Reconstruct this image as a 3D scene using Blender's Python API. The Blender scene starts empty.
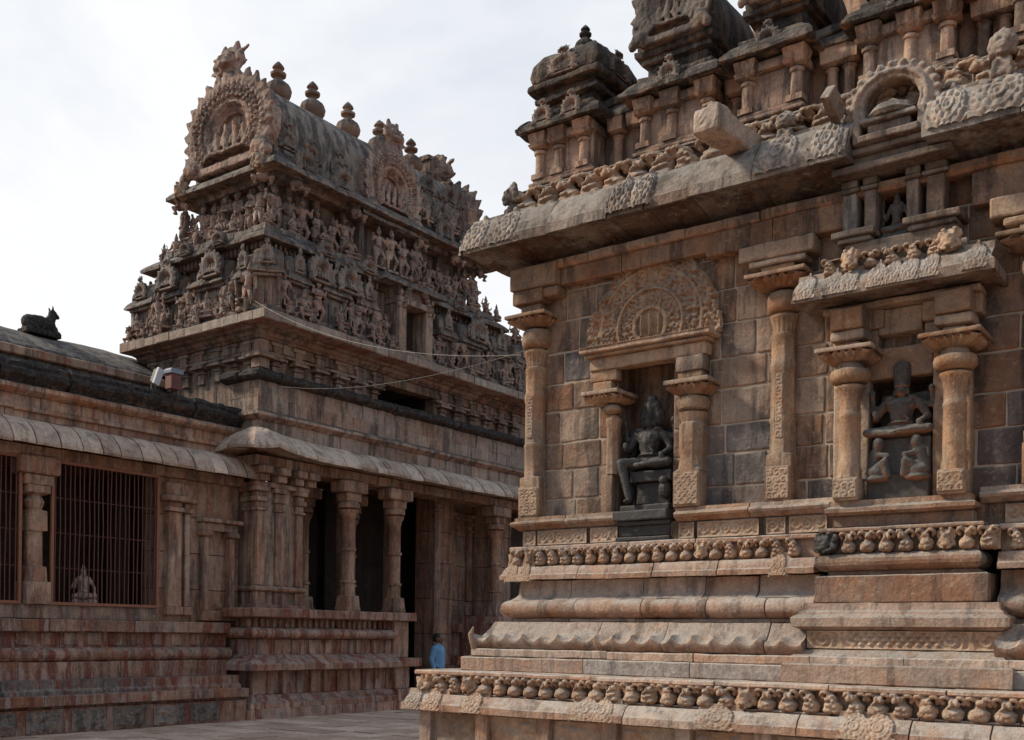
SKYS, SUNS = 1.3, 4.4
import bpy, math, random
import numpy as np
from mathutils import Vector, Matrix, noise
random.seed(11)
sc = bpy.context.scene
COL = sc.collection
PI = math.pi
def R(d): return math.radians(d)

# ------------------------------------------------------------------ materials
def stone(name, a, b, c, patina=(.33,.31,.285), patina_amt=.8, rust_shade=(.34,.13,.05), rust_shade_amt=.75, stain=0.0, stain_z=(-50,-49,100,101),
          bump=.5, bscale=1.0, rough=.92, stain_col=(.018,.017,.017), up_stain=0.0, streak=.3, con=.4, greyc=(.08, .082, .09), run=0.):
    m = bpy.data.materials.new(name); m.use_nodes = True
    nt = m.node_tree; N = nt.nodes; L = nt.links
    bs = N['Principled BSDF']; bs.inputs['Roughness'].default_value = rough
    try: bs.inputs['Specular IOR Level'].default_value = .25
    except Exception: pass
    geo = N.new('ShaderNodeNewGeometry')
    pos = geo.outputs['Position']
    def noi(scale, det=6, rg=.6, vec=pos, dist=0):
        n = N.new('ShaderNodeTexNoise'); n.inputs['Scale'].default_value = scale
        n.inputs['Detail'].default_value = det; n.inputs['Roughness'].default_value = rg
        n.inputs['Distortion'].default_value = dist
        L.new(vec, n.inputs['Vector']); return n.outputs['Fac']
    def ramp(fac, p0, p1, inv=False):
        r = N.new('ShaderNodeMapRange'); r.inputs['From Min'].default_value = p0; r.inputs['From Max'].default_value = p1
        r.clamp = True
        if inv: r.inputs['To Min'].default_value = 1; r.inputs['To Max'].default_value = 0
        L.new(fac, r.inputs['Value']); return r.outputs['Result']
    def mth(op, x, y=None, clamp=False):
        n = N.new('ShaderNodeMath'); n.operation = op; n.use_clamp = clamp
        for i, q in enumerate((x, y)):
            if q is None: continue
            if isinstance(q, (int, float)): n.inputs[i].default_value = q
            else: L.new(q, n.inputs[i])
        return n.outputs[0]
    def mix(f, x, y, mode='MIX'):
        n = N.new('ShaderNodeMix'); n.data_type = 'RGBA'; n.blend_type = mode
        if isinstance(f, (int, float)): n.inputs[0].default_value = f
        else: L.new(f, n.inputs[0])
        for i, q in ((6, x), (7, y)):
            if isinstance(q, tuple): n.inputs[i].default_value = (*q, 1)
            else: L.new(q, n.inputs[i])
        return n.outputs[2]
    mp = N.new('ShaderNodeMapping'); mp.inputs['Scale'].default_value = (3.2, 3.2, .45); L.new(pos, mp.inputs['Vector'])
    vst = mp.outputs['Vector']
    col = mix(ramp(noi(1.1, 7, .65), .36, .64), a, b)
    col = mix(mth('MULTIPLY', ramp(noi(3.3, 8, .7, dist=.6), .5, .72), .85), col, c)
    # broad weathering: dark grime fields and worn pale fields
    col = mix(mth('MULTIPLY', ramp(noi(.55, 9, .72, dist=1.2), .48, .66), con), col, tuple(q*.42 for q in a))
    col = mix(mth('MULTIPLY', ramp(noi(2.1, 9, .75, dist=.8), .54, .70), con*.7), col, tuple(min(.6, q*1.35+.03) for q in b))
    # per stone tint
    at = N.new('ShaderNodeAttribute'); at.attribute_name = 'tint'
    br = mth('ADD', mth('MULTIPLY', at.outputs['Fac'], .40), 1.0)
    col = mix(mth('MULTIPLY', at.outputs['Fac'], -.5, True), col, mix(.5, col, (b[0]*1.15, b[1]*.62, b[2]*.38)))
    col = mix(mth('MULTIPLY', at.outputs['Fac'], .65, True), col, tuple(q*.85 for q in patina))
    cb = N.new('ShaderNodeVectorMath'); cb.operation = 'SCALE'; L.new(col, cb.inputs[0]); L.new(br, cb.inputs['Scale'])
    ag = N.new('ShaderNodeAttribute'); ag.attribute_name = 'grey'
    col = mix(ag.outputs['Fac'], cb.outputs[0], mix(ramp(noi(6, 7, .7), .4, .62), greyc, tuple(q*1.9 for q in greyc)))
    sx = N.new('ShaderNodeSeparateXYZ'); L.new(geo.outputs['Normal'], sx.inputs[0]); nz = sx.outputs[2]
    sp = N.new('ShaderNodeSeparateXYZ'); L.new(pos, sp.inputs[0]); pz = sp.outputs[2]
    # vertical rain streaks
    col = mix(mth('MULTIPLY', ramp(noi(1.5, 5, .6, vst), .52, .7), streak), col, (.09, .08, .075))
    # lichen grey on upward faces
    up = mth('MULTIPLY', ramp(nz, .12, .7), ramp(noi(4.5, 6, .7), .3, .55))
    col = mix(mth('MULTIPLY', up, patina_amt), col, patina)
    # general greying patches
    col = mix(mth('MULTIPLY', ramp(noi(.7, 6, .7, dist=.4), .46, .64), .5 * patina_amt), col, tuple(q * .75 for q in patina))
    # iron bloom on the undersides, plus soffit shade painted over all down faces
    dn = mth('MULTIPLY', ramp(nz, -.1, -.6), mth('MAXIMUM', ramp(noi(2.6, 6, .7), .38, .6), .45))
    col = mix(mth('MULTIPLY', dn, rust_shade_amt), col, rust_shade)
    if stain > 0 or up_stain > 0:
        zz = mth('MULTIPLY', ramp(pz, stain_z[0], stain_z[1]), ramp(pz, stain_z[2], stain_z[3], True))
        s1 = ramp(mth('ADD', noi(1.6, 7, .68, vst), mth('MULTIPLY', noi(6, 5), .12)), .62 - .26 * stain, .70 - .22 * stain)
        s = mth('MULTIPLY', mth('MULTIPLY', s1, zz), min(1, .4 + stain))
        if up_stain > 0:
            s2 = mth('MULTIPLY', mth('MULTIPLY', ramp(nz, -.1, .5), ramp(noi(2.2, 7, .7), .5 - .3 * up_stain, .62 - .2 * up_stain)), zz)
            s = mth('MAXIMUM', s, mth('MULTIPLY', s2, .9))
        col = mix(mth('MULTIPLY', s, .93), col, mix(ramp(noi(14, 5, .7), .45, .7), stain_col, tuple(q * 4 + .02 for q in stain_col)))
    # per object variation for the repeats
    oi = N.new('ShaderNodeObjectInfo'); ov = N.new('ShaderNodeVectorMath'); ov.operation = 'SCALE'; L.new(col, ov.inputs[0]); L.new(mth('ADD', mth('MULTIPLY', oi.outputs['Random'], .32), .84), ov.inputs['Scale']); col = ov.outputs[0]
    if run > 0:     # red ochre wash surviving in vertical runs
        m2 = N.new('ShaderNodeMapping'); m2.inputs['Scale'].default_value = (4.5, 4.5, .7); L.new(pos, m2.inputs['Vector'])
        col = mix(mth('MULTIPLY', ramp(noi(1.3, 5, .65, m2.outputs['Vector']), .50, .58), run), col, (.20, .055, .038))
        col = mix(mth('MULTIPLY', ramp(noi(1.9, 5, .65, m2.outputs['Vector']), .56, .62), run*.8), col, (.40, .33, .285))
        col = mix(mth('MULTIPLY', ramp(noi(1.2, 6, .7, dist=.5), .56, .66), run*.7), col, (.36, .17, .075))
    # mottling at hand size
    col = mix(mth('MULTIPLY', ramp(noi(7.5, 9, .74, dist=.3), .47, .64), .62), col, mix(.5, col, tuple(q*.22 for q in a)))
    col = mix(mth('MULTIPLY', ramp(noi(12, 8, .75), .55, .70), .40), col, tuple(min(.62, q*1.3+.05) for q in b))
    col = mix(mth('MULTIPLY', ramp(noi(17, 6, .75), .6, .72), .33), col, (.42, .39, .35))
    col = mix(mth('MULTIPLY', ramp(noi(60, 4, .8), .42, .66), .34), col, (.045, .035, .03), 'MIX')
    col = mix(mth('MULTIPLY', ramp(noi(8, 6, .75, dist=.5), .57, .7), .4), col, (.07, .055, .045))
    L.new(col, bs.inputs['Base Color'])
    h = mth('ADD', mth('MULTIPLY', noi(7 * bscale, 8, .7), .9), mth('MULTIPLY', noi(38 * bscale, 6, .75), .45))
    vo = N.new('ShaderNodeTexVoronoi'); vo.inputs['Scale'].default_value = 26 * bscale; L.new(pos, vo.inputs['Vector'])
    h = mth('ADD', h, mth('MULTIPLY', vo.outputs['Distance'], .25))
    bp = N.new('ShaderNodeBump'); bp.inputs['Strength'].default_value = bump; bp.inputs['Distance'].default_value = .035
    L.new(h, bp.inputs['Height']); L.new(bp.outputs['Normal'], bs.inputs['Normal'])
    return m

def plain(name, col, rough=.7, var=.25, metal=0, scale=12):
    m = bpy.data.materials.new(name); m.use_nodes = True
    nt = m.node_tree; N = nt.nodes; L = nt.links; bs = N['Principled BSDF']
    bs.inputs['Roughness'].default_value = rough; bs.inputs['Metallic'].default_value = metal
    n = N.new('ShaderNodeTexNoise'); n.inputs['Scale'].default_value = scale; n.inputs['Detail'].default_value = 6
    g = N.new('ShaderNodeNewGeometry'); L.new(g.outputs['Position'], n.inputs['Vector'])
    mx = N.new('ShaderNodeMix'); mx.data_type = 'RGBA'; L.new(n.outputs['Fac'], mx.inputs[0])
    mx.inputs[6].default_value = (*[q * (1 - var) for q in col], 1); mx.inputs[7].default_value = (*[min(1, q * (1 + var)) for q in col], 1)
    L.new(mx.outputs[2], bs.inputs['Base Color'])
    bp = N.new('ShaderNodeBump'); bp.inputs['Strength'].default_value = .15; bp.inputs['Distance'].default_value = .01
    L.new(n.outputs['Fac'], bp.inputs['Height']); L.new(bp.outputs['Normal'], bs.inputs['Normal'])
    return m

M = {}
M['wall'] = stone('shrine_wall_stone', (.19,.105,.066), (.43,.285,.19), (.42,.175,.07), patina=(.30,.27,.235), streak=.6, bump=.6, con=.55, stain=.30)
M['base'] = stone('shrine_base_stone', (.36,.20,.125), (.55,.39,.285), (.52,.235,.11), patina=(.42,.385,.345), patina_amt=1., streak=.5, bump=.6, con=.45, stain=.12, rust_shade=(.26,.10,.04), greyc=(.21,.20,.19))
M['ecarve'] = stone('eave_carved_stone', (.25,.175,.13), (.42,.345,.28), (.36,.19,.10), patina=(.38,.36,.33), patina_amt=.9, streak=.45, bump=.4, con=.55, stain=.2, rust_shade=(.18,.07,.03))
M['carve'] = stone('shrine_carved_stone', (.32,.195,.12), (.52,.38,.27), (.47,.23,.11), patina=(.42,.385,.345), patina_amt=.75, streak=.3, bump=.42, con=.45, rust_shade=(.22,.085,.035))
M['col'] = stone('shrine_pilaster_stone', (.25,.145,.085), (.48,.335,.22), (.45,.20,.085), patina=(.33,.3,.27), streak=.5, bump=.5, con=.5, stain=.12, rust_shade=(.24,.085,.03))
M['eave'] = stone('shrine_eave_stone', (.22,.155,.115), (.36,.30,.245), (.32,.17,.09), patina=(.34,.325,.30), rust_shade=(.085,.028,.012), rust_shade_amt=1., streak=.6, bump=.7, con=.6, stain=.22)  # near-black underside colour: iron bloom with soffit shade painted in
M['upper'] = stone('shrine_upper_stone', (.56,.33,.22), (.66,.47,.35), (.58,.26,.12), patina=(.2,.19,.175), stain=.36, up_stain=1.0, bump=.55, streak=.4, con=.25)
M['ublack'] = stone('shrine_blackened_stone', (.16,.12,.09), (.24,.18,.13), (.28,.13,.06), patina=(.25,.235,.215), stain=.55, up_stain=.42, bump=.9, streak=.5, con=.6)
M['dark'] = stone('dark_basalt', (.022,.022,.024), (.048,.047,.048), (.035,.031,.029), patina=(.085,.085,.083), patina_amt=.6, rust_shade=(.03,.022,.018), streak=.2, bump=.25, rough=.6)
M['darkgrey'] = stone('grey_granite', (.05,.047,.045), (.115,.106,.098), (.09,.07,.055), patina=(.17,.165,.155), patina_amt=.7, streak=.2, bump=.3)
M['tower'] = stone('tower_stone', (.34,.215,.15), (.55,.41,.31), (.46,.20,.11), patina=(.24,.23,.21), stain=.34, up_stain=.7, bump=.6, streak=.4, rust_shade=(.26,.09,.05))
M['towerg'] = stone('tower_grey_stone', (.27,.205,.16), (.44,.36,.29), (.36,.19,.12), patina=(.28,.27,.25), stain=.36, up_stain=.55, bump=.7, streak=.4, rust_shade=(.26,.09,.05), stain_col=(.03,.03,.032))
M['fig'] = stone('tower_figure_stone', (.40,.25,.185), (.64,.47,.37), (.50,.23,.14), patina=(.25,.24,.22), stain=.24, up_stain=.6, bump=.6, streak=.3, rust_shade=(.28,.1,.06))
M['cornice'] = stone('tower_cornice_stone', (.36,.26,.195), (.52,.42,.34), (.42,.21,.13), patina=(.42,.385,.34), stain=.15, up_stain=.3, bump=.5, streak=.45, rust_shade=(.28,.085,.045), rust_shade_amt=1.)
M['finial'] = stone('finial_stone', (.28,.18,.13), (.34,.26,.20), (.38,.17,.09), patina=(.2,.19,.175), up_stain=.5, bump=.5, rust_shade=(.4,.16,.08))
M['low'] = stone('hall_stone', (.30,.165,.105), (.60,.40,.28), (.54,.21,.09), con=.45, run=.45, patina=(.26,.225,.19), patina_amt=.6, stain=.25, bump=.5, streak=.45)
M['plinth'] = stone('hall_plinth_stone', (.30,.15,.10), (.55,.36,.265), (.50,.15,.07), con=.42, run=.85, greyc=(.10,.105,.105), patina=(.25,.22,.19), patina_amt=.6, stain=.2, bump=.5, streak=.4)
M['leave'] = stone('hall_eave_stone', (.52,.37,.275), (.68,.53,.41), (.44,.28,.19), patina=(.60,.49,.39), patina_amt=.75, stain=.12, bump=.45, streak=.5)
M['black'] = stone('blackened_parapet_stone', (.07,.055,.045), (.12,.10,.085), (.16,.09,.06), patina=(.10,.10,.095), stain=.8, up_stain=.9, bump=.9, streak=.5)
M['roof'] = stone('hall_roof_plaster', (.17,.145,.125), (.23,.20,.175), (.17,.12,.09), patina=(.25,.235,.215), patina_amt=.8, stain=.42, bump=.5, streak=.45, con=.7)
M['vault'] = stone('roof_vault_stone', (.26,.21,.17), (.38,.32,.265), (.30,.2,.14), patina=(.32,.30,.265), patina_amt=.7, stain=.42, bump=.5, streak=.5)
M['inner'] = stone('interior_shade_stone', (.035,.022,.016), (.06,.04,.03), (.05,.025,.016), patina_amt=.15, bump=.4)  # near-black base colour carries the shade of rooms and openings
M['pave'] = stone('paving_stone', (.42,.29,.21), (.60,.45,.34), (.48,.27,.16), patina=(.54,.43,.34), patina_amt=.5, streak=.0, bump=.4)
M['soil'] = stone('bare_soil', (.12,.085,.06), (.17,.125,.09), (.14,.085,.05), patina=(.15,.12,.09), patina_amt=.5, streak=0, bump=.5)
M['iron'] = plain('rusty_painted_iron', (.10,.035,.024), .65, .4)
M['frame'] = plain('orange_painted_iron', (.24,.095,.05), .65, .35)
M['lampw'] = plain('white_painted_metal', (.42,.45,.48), .5, .08)
M['boxr'] = plain('faded_red_metal', (.15,.045,.03), .6, .3)
M['boxb'] = plain('blue_grey_metal', (.16,.19,.24), .5, .2)
M['blackm'] = plain('black_plastic', (.03,.03,.032), .5, .2)
M['cable'] = plain('grey_cable_sheath', (.10,.095,.09), .5, .1)
M['skin'] = plain('brown_skin', (.16,.075,.045), .55, .12, scale=30)
M['hair'] = plain('black_hair', (.012,.011,.011), .6, .3, scale=60)
M['shirt'] = plain('light_blue_cotton', (.15,.31,.50), .85, .12, scale=9)
M['trouser'] = plain('dark_grey_cloth', (.04,.04,.048), .85, .2)

# ------------------------------------------------------------------ mesh helpers
class MB:
    def __init__(s): s.v = []; s.f = []; s.t = []; s.g = []
    def add(s, vs, fs, t=0., g=0.):
        n = len(s.v); s.v.extend(vs)
        for f in fs: s.f.append(tuple(i + n for i in f))
        s.t.extend([t] * len(fs)); s.g.extend([g] * len(fs))
    def box(s, x0, x1, y0, y1, z0, z1, t=0., g=0.):
        s.add([(x0,y0,z0),(x1,y0,z0),(x1,y1,z0),(x0,y1,z0),(x0,y0,z1),(x1,y0,z1),(x1,y1,z1),(x0,y1,z1)],
              [(0,3,2,1),(4,5,6,7),(0,1,5,4),(1,2,6,5),(2,3,7,6),(3,0,4,7)], t, g)
    def block(s, x0, x1, y0, y1, z0, z1, t=None, g=0., cell=.09, amp=.006, rnd=.014, fr=4.0):
        """a hewn stone: gridded box with rounded, uneven arrises"""
        if t is None: t = random.uniform(-.8, .8)
        X0, X1, Y0, Y1, Z0, Z1 = x0, x1, y0, y1, z0, z1
        rnd = min(rnd, (x1-x0)*.3, (y1-y0)*.3, (z1-z0)*.3)
        def lin(a, b):
            n = max(1, min(26, int(round((b-a)/cell))))
            l = [a + rnd + (b-a-2*rnd)*i/n for i in range(n+1)]
            return [a] + l + [b]
        xs, ys, zs = lin(x0,x1), lin(y0,y1), lin(z0,z1)
        idx = {}; vs = []; fs = []
        cx0, cx1, cy0, cy1, cz0, cz1 = x0+rnd, x1-rnd, y0+rnd, y1-rnd, z0+rnd, z1-rnd
        off = random.uniform(0, 50)
        def vid(i, j, k):
            key = (i, j, k)
            if key in idx: return idx[key]
            p = Vector((xs[i], ys[j], zs[k]))
            c = Vector((min(max(p.x, cx0), cx1), min(max(p.y, cy0), cy1), min(max(p.z, cz0), cz1)))
            d = p - c
            if d.length > 1e-9: p = c + d.normalized() * rnd
            nv = noise.noise_vector(p * fr + Vector((off, 0, 0)))
            p = p + nv * amp + noise.noise_vector(p * fr * 4) * amp * .5
            idx[key] = len(vs); vs.append(tuple(p)); return idx[key]
        nx, ny, nz = len(xs)-1, len(ys)-1, len(zs)-1
        for i in range(nx):
            for j in range(ny):
                fs.append((vid(i,j,0), vid(i,j+1,0), vid(i+1,j+1,0), vid(i+1,j,0)))
                fs.append((vid(i,j,nz), vid(i+1,j,nz), vid(i+1,j+1,nz), vid(i,j+1,nz)))
        for i in range(nx):
            for k in range(nz):
                fs.append((vid(i,0,k), vid(i+1,0,k), vid(i+1,0,k+1), vid(i,0,k+1)))
                fs.append((vid(i,ny,k), vid(i,ny,k+1), vid(i+1,ny,k+1), vid(i+1,ny,k)))
        for j in range(ny):
            for k in range(nz):
                fs.append((vid(0,j,k), vid(0,j,k+1), vid(0,j+1,k+1), vid(0,j+1,k)))
                fs.append((vid(nx,j,k), vid(nx,j+1,k), vid(nx,j+1,k+1), vid(nx,j,k+1)))
        s.add(vs, fs, t, g)
    def course(s, prof, p0, p1, out, m0=0, m1=0, bl=(.5,.9), gap=.011, cell=.1, amp=.007, jit=.006, tv=.8, greyp=0., wob=None):
        """moulding of separate stones: closed profile [(offset,z)] run from p0 to p1; m0/m1 mitre the ends"""
        p0 = Vector(p0); p1 = Vector(p1); out = Vector(out); d = (p1-p0); Lg = d.length; d.normalize()
        cuts = [0.]
        while cuts[-1] < Lg - bl[1]*1.2: cuts.append(cuts[-1] + random.uniform(*bl))
        cuts.append(Lg)
        n = len(prof)
        for bi in range(len(cuts)-1):
            a, b = cuts[bi], cuts[bi+1]
            ga = gap/2 if bi else 0; gb = gap/2 if bi < len(cuts)-2 else 0
            k = max(1, int(round((b-a)/cell)))
            dj = random.uniform(-jit, jit); dz = random.uniform(-jit, jit)*.6
            t = random.uniform(-tv, tv); g = random.uniform(.6, .95) if random.random() < greyp else 0
            off = Vector((random.uniform(0, 90), 0, 0))
            vs = []; fs = []
            for i in range(k+1):
                q = i/k
                for (o, z) in prof:
                    sa = a + ga - (m0*o if bi == 0 else 0); sb = b - gb + (m1*o if bi == len(cuts)-2 else 0)
                    sp = sa + (sb-sa)*q
                    edge = 1
                    if gap > 0 and ((i == 0 and bi) or (i == k and bi < len(cuts)-2)): edge = 0
                    oo = o + dj - (0.009 if not edge else 0)
                    if wob: oo, z2 = wob(sp, oo, z)
                    else: z2 = z
                    P = p0 + d*sp + out*oo
                    p = Vector((P.x, P.y, z2 + dz))
                    p += noise.noise_vector(p*3.5 + off)*amp + noise.noise_vector(p*13)*amp*.6
                    vs.append(tuple(p))
            flip = (d.x*out.y - d.y*out.x) > 0
            for i in range(k):
                for j in range(n):
                    f = (i*n+j, i*n+(j+1) % n, (i+1)*n+(j+1) % n, (i+1)*n+j)
                    fs.append(f)
            fs.append(tuple(range(n))[::-1]); fs.append(tuple(k*n+j for j in range(n)))
            s.add(vs, fs, t, g)
    def loft(s, rings, t=0., g=0., cap=True):
        n = len(rings[0]); vs = [p for r in rings for p in r]; fs = []
        for i in range(len(rings)-1):
            for j in range(n):
                fs.append((i*n+j, i*n+(j+1) % n, (i+1)*n+(j+1) % n, (i+1)*n+j))
        if cap:
            fs.append(tuple(range(n))[::-1]); fs.append(tuple((len(rings)-1)*n+j for j in range(n)))
        s.add(vs, fs, t, g)
    def shaft(s, x, y, prof, seg=32, rot=0., amp=.003, t=0., g=0.):
        """prof rows: (z, radius, sides) ; sides 0 = round, 4 = square (radius = half width), n = polygon, <0 = |n| flutes/lobes"""
        rings = []
        for (z, r, k) in prof:
            ring = []
            for j in range(seg):
                a = 2*PI*j/seg + rot
                if k == 0: rr = r
                elif k > 0:
                    w = 2*PI/k; b = ((a - rot + w/2) % w) - w/2
                    rr = r/math.cos(b)
                    if k == 4: rr = min(rr, r*1.36)
                else: rr = r*(1 + .07*abs(math.sin(a*(-k)/2.)) - .03)
                p = Vector((x + math.cos(a)*rr, y + math.sin(a)*rr, z))
                if amp: p += noise.noise_vector(p*9)*amp
                ring.append(tuple(p))
            rings.append(ring)
        s.loft(rings, t, g)
    def ell(s, c, r, n=10, m=7, rot=None, t=0., g=0.):
        rings = []
        c = Vector(c)
        for i in range(m+1):
            ph = -PI/2 + PI*i/m; q = max(.02, math.cos(ph))
            ring = []
            for j in range(n):
                a = 2*PI*j/n; v = Vector((r[0]*q*math.cos(a), r[1]*q*math.sin(a), r[2]*math.sin(ph)))
                if rot is not None: v = rot @ v
                ring.append(tuple(c+v))
            rings.append(ring)
        s.loft(rings, t, g)
    def limb(s, a, b, ra, rb, n=8):
        a = Vector(a); b = Vector(b); d = b-a
        if d.length < 1e-6: return
        q = d.to_track_quat('Z', 'Y').to_matrix(); L_ = d.length
        rings = []
        for (u, r) in ((-ra*.9, .25*ra), (-ra*.6, ra*.8), (0, ra), (L_, rb), (L_+rb*.6, rb*.8), (L_+rb*.9, .25*rb)):
            rings.append([tuple(a + q @ Vector((math.cos(2*PI*j/n)*r, math.sin(2*PI*j/n)*r, u))) for j in range(n)])
        s.loft(rings)
    def grid(s, P, nu, nv, back=None, t=0., g=0.):
        """P(i,j)->point; optional back(i,j) closes it"""
        vs = [P(i, j) for i in range(nu+1) for j in range(nv+1)]
        fs = [(i*(nv+1)+j, (i+1)*(nv+1)+j, (i+1)*(nv+1)+j+1, i*(nv+1)+j+1) for i in range(nu) for j in range(nv)]
        s.add(vs, fs, t, g)
    def build(s, name, mat, parent=None, smooth=False, bevel=0., label=None, autos=None):
        me = bpy.data.meshes.new(name); me.from_pydata(s.v, [], s.f)
        if any(s.t) or any(s.g):
            for nm, arr in (('tint', s.t), ('grey', s.g)):
                at = me.attributes.new(nm, 'FLOAT', 'FACE'); at.data.foreach_set('value', arr)
        return mkobj(name, me, mat, parent, smooth, bevel, label)

def fixn(me):
    import bmesh
    bm = bmesh.new(); bm.from_mesh(me); bmesh.ops.recalc_face_normals(bm, faces=bm.faces); bm.to_mesh(me); bm.free()

def mkobj(name, me, mat, parent=None, smooth=False, bevel=0., label=None, fix=True):
    if fix: fixn(me)
    if mat and not me.materials: me.materials.append(M[mat] if isinstance(mat, str) else mat)
    if smooth: me.polygons.foreach_set('use_smooth', [True]*len(me.polygons))
    o = bpy.data.objects.new(name, me); COL.objects.link(o)
    if smooth == 'auto':
        me.set_sharp_from_angle(angle=R(38))
    if parent is not None: put(o, parent)
    if bevel:
        b = o.modifiers.new('bevel', 'BEVEL'); b.width = bevel; b.segments = 2; b.limit_method = 'ANGLE'
    if label: o['label'] = label
    return o

def wloc(o):
    v = Vector(o.location)
    return v
def put(o, parent):
    o.parent = parent
    o.matrix_parent_inverse = Matrix.Translation(-ROOTLOC[parent.name]) if parent.name in ROOTLOC else Matrix.Identity(4)
ROOTLOC = {}

def thing(name, label, cat, loc, group=None):
    o = bpy.data.objects.new(name, None); COL.objects.link(o); o.location = loc; o.empty_display_size = .2
    o['label'] = label; o['category'] = cat
    if group: o['group'] = group
    ROOTLOC[o.name] = Vector(loc)
    return o
def tag(o, label, cat, group=None):
    o['label'] = label; o['category'] = cat
    if group: o['group'] = group
    return o

def inst(me, name, parent, loc, rotz=0., scale=(1,1,1), mat=None, label=None):
    """another object on the same mesh, placed in world coordinates, child of parent"""
    o = bpy.data.objects.new(name, me); COL.objects.link(o)
    o.location = loc; o.rotation_euler = (0, 0, rotz); o.scale = scale if not isinstance(scale, (int, float)) else (scale,)*3
    if parent is not None: put(o, parent)
    if label: o['label'] = label
    return o

def sculpt(mb, name, voxel, mat, rough=0., rs=12., smooth=2, dec=None):
    """fuse overlapping volumes into ONE continuous skin"""
    me = bpy.data.meshes.new('tmp'); me.from_pydata(mb.v, [], mb.f); fixn(me)
    o = bpy.data.objects.new('tmp', me); COL.objects.link(o)
    r = o.modifiers.new('r', 'REMESH'); r.mode = 'VOXEL'; r.voxel_size = voxel
    if smooth:
        sm = o.modifiers.new('s', 'SMOOTH'); sm.factor = .5; sm.iterations = smooth
    if dec:
        d = o.modifiers.new('d', 'DECIMATE'); d.ratio = dec
    dg = bpy.context.evaluated_depsgraph_get(); dg.update()
    nm = bpy.data.meshes.new_from_object(o.evaluated_get(dg))
    bpy.data.objects.remove(o); bpy.data.meshes.remove(me)
    nm.name = name
    if rough:
        n = len(nm.vertices); co = np.empty(n*3); nm.vertices.foreach_get('co', co); co = co.reshape(-1, 3)
        for i in range(n):
            p = Vector(co[i]); q = noise.noise_vector(p*rs)*rough + noise.noise_vector(p*rs*2.7)*rough*.6
            co[i] += q
        nm.vertices.foreach_set('co', co.ravel())
    nm.materials.clear(); nm.materials.append(M[mat])
    nm.polygons.foreach_set('use_smooth', [True]*len(nm.polygons))
    return nm

def slabprof(o, z0, z1, back, r=.012):
    return [(back, z0), (o-r, z0), (o, z0+r), (o, z1-r), (o-r, z1), (back, z1)]
def kapota(ol, z0, z1, ot, zt, back, soff=None, n=6):
    """curved stone eave: lip between z0 and z1 at offset ol, quarter curve up to (ot, zt)"""
    p = [(back, z0 - .0 if soff is None else soff)]
    if soff is not None: p += [(back + (ol-back)*.35, soff + (z0-soff)*.75 + .02), (back + (ol-back)*.8, z0 + .03)]
    p += [(ol-.03, z0), (ol, z0+.004), (ol, z1-.004), (ol-.012, z1+.004)]
    for i in range(n+1):
        a = PI/2*i/n
        q = i/n; ca = .32*math.cos(a)+.68*(1-q); sa = .32*math.sin(a)+.68*q
        p.append((ot + (ol-.02-ot)*ca, z1+.012 + (zt-z1-.012)*sa))
    p.append((back, zt))
    return p
def torus_prof(oc, zc, r, back, n=8, rz=None):
    rz = rz or r
    p = [(back, zc-rz)]
    for i in range(n+1):
        a = -PI/2 + PI*i/n; p.append((oc + r*math.cos(a), zc + rz*math.sin(a)))
    p.append((back, zc+rz)); return p

def relief(x0, x1, z0, z1, y, f, res=.012, out='-y', sgn=1):
    """carved panel standing on plane y (facing -y) or x (facing +x): f(u,v) in metres -> depth (None/neg = buried)"""
    mb = MB(); nu = max(2, int((x1-x0)/res)); nv = max(2, int((z1-z0)/res))
    def P(i, j):
        u = i/nu; v = j/nv; X = x0 + (x1-x0)*u; Z = z0 + (z1-z0)*v
        d = f(X-x0, Z-z0)
        return (X, y - d, Z) if out == '-y' else (y + d, X, Z)   # out '+x': the x-range runs along y
    mb.grid(P, nu, nv); return mb
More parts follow.
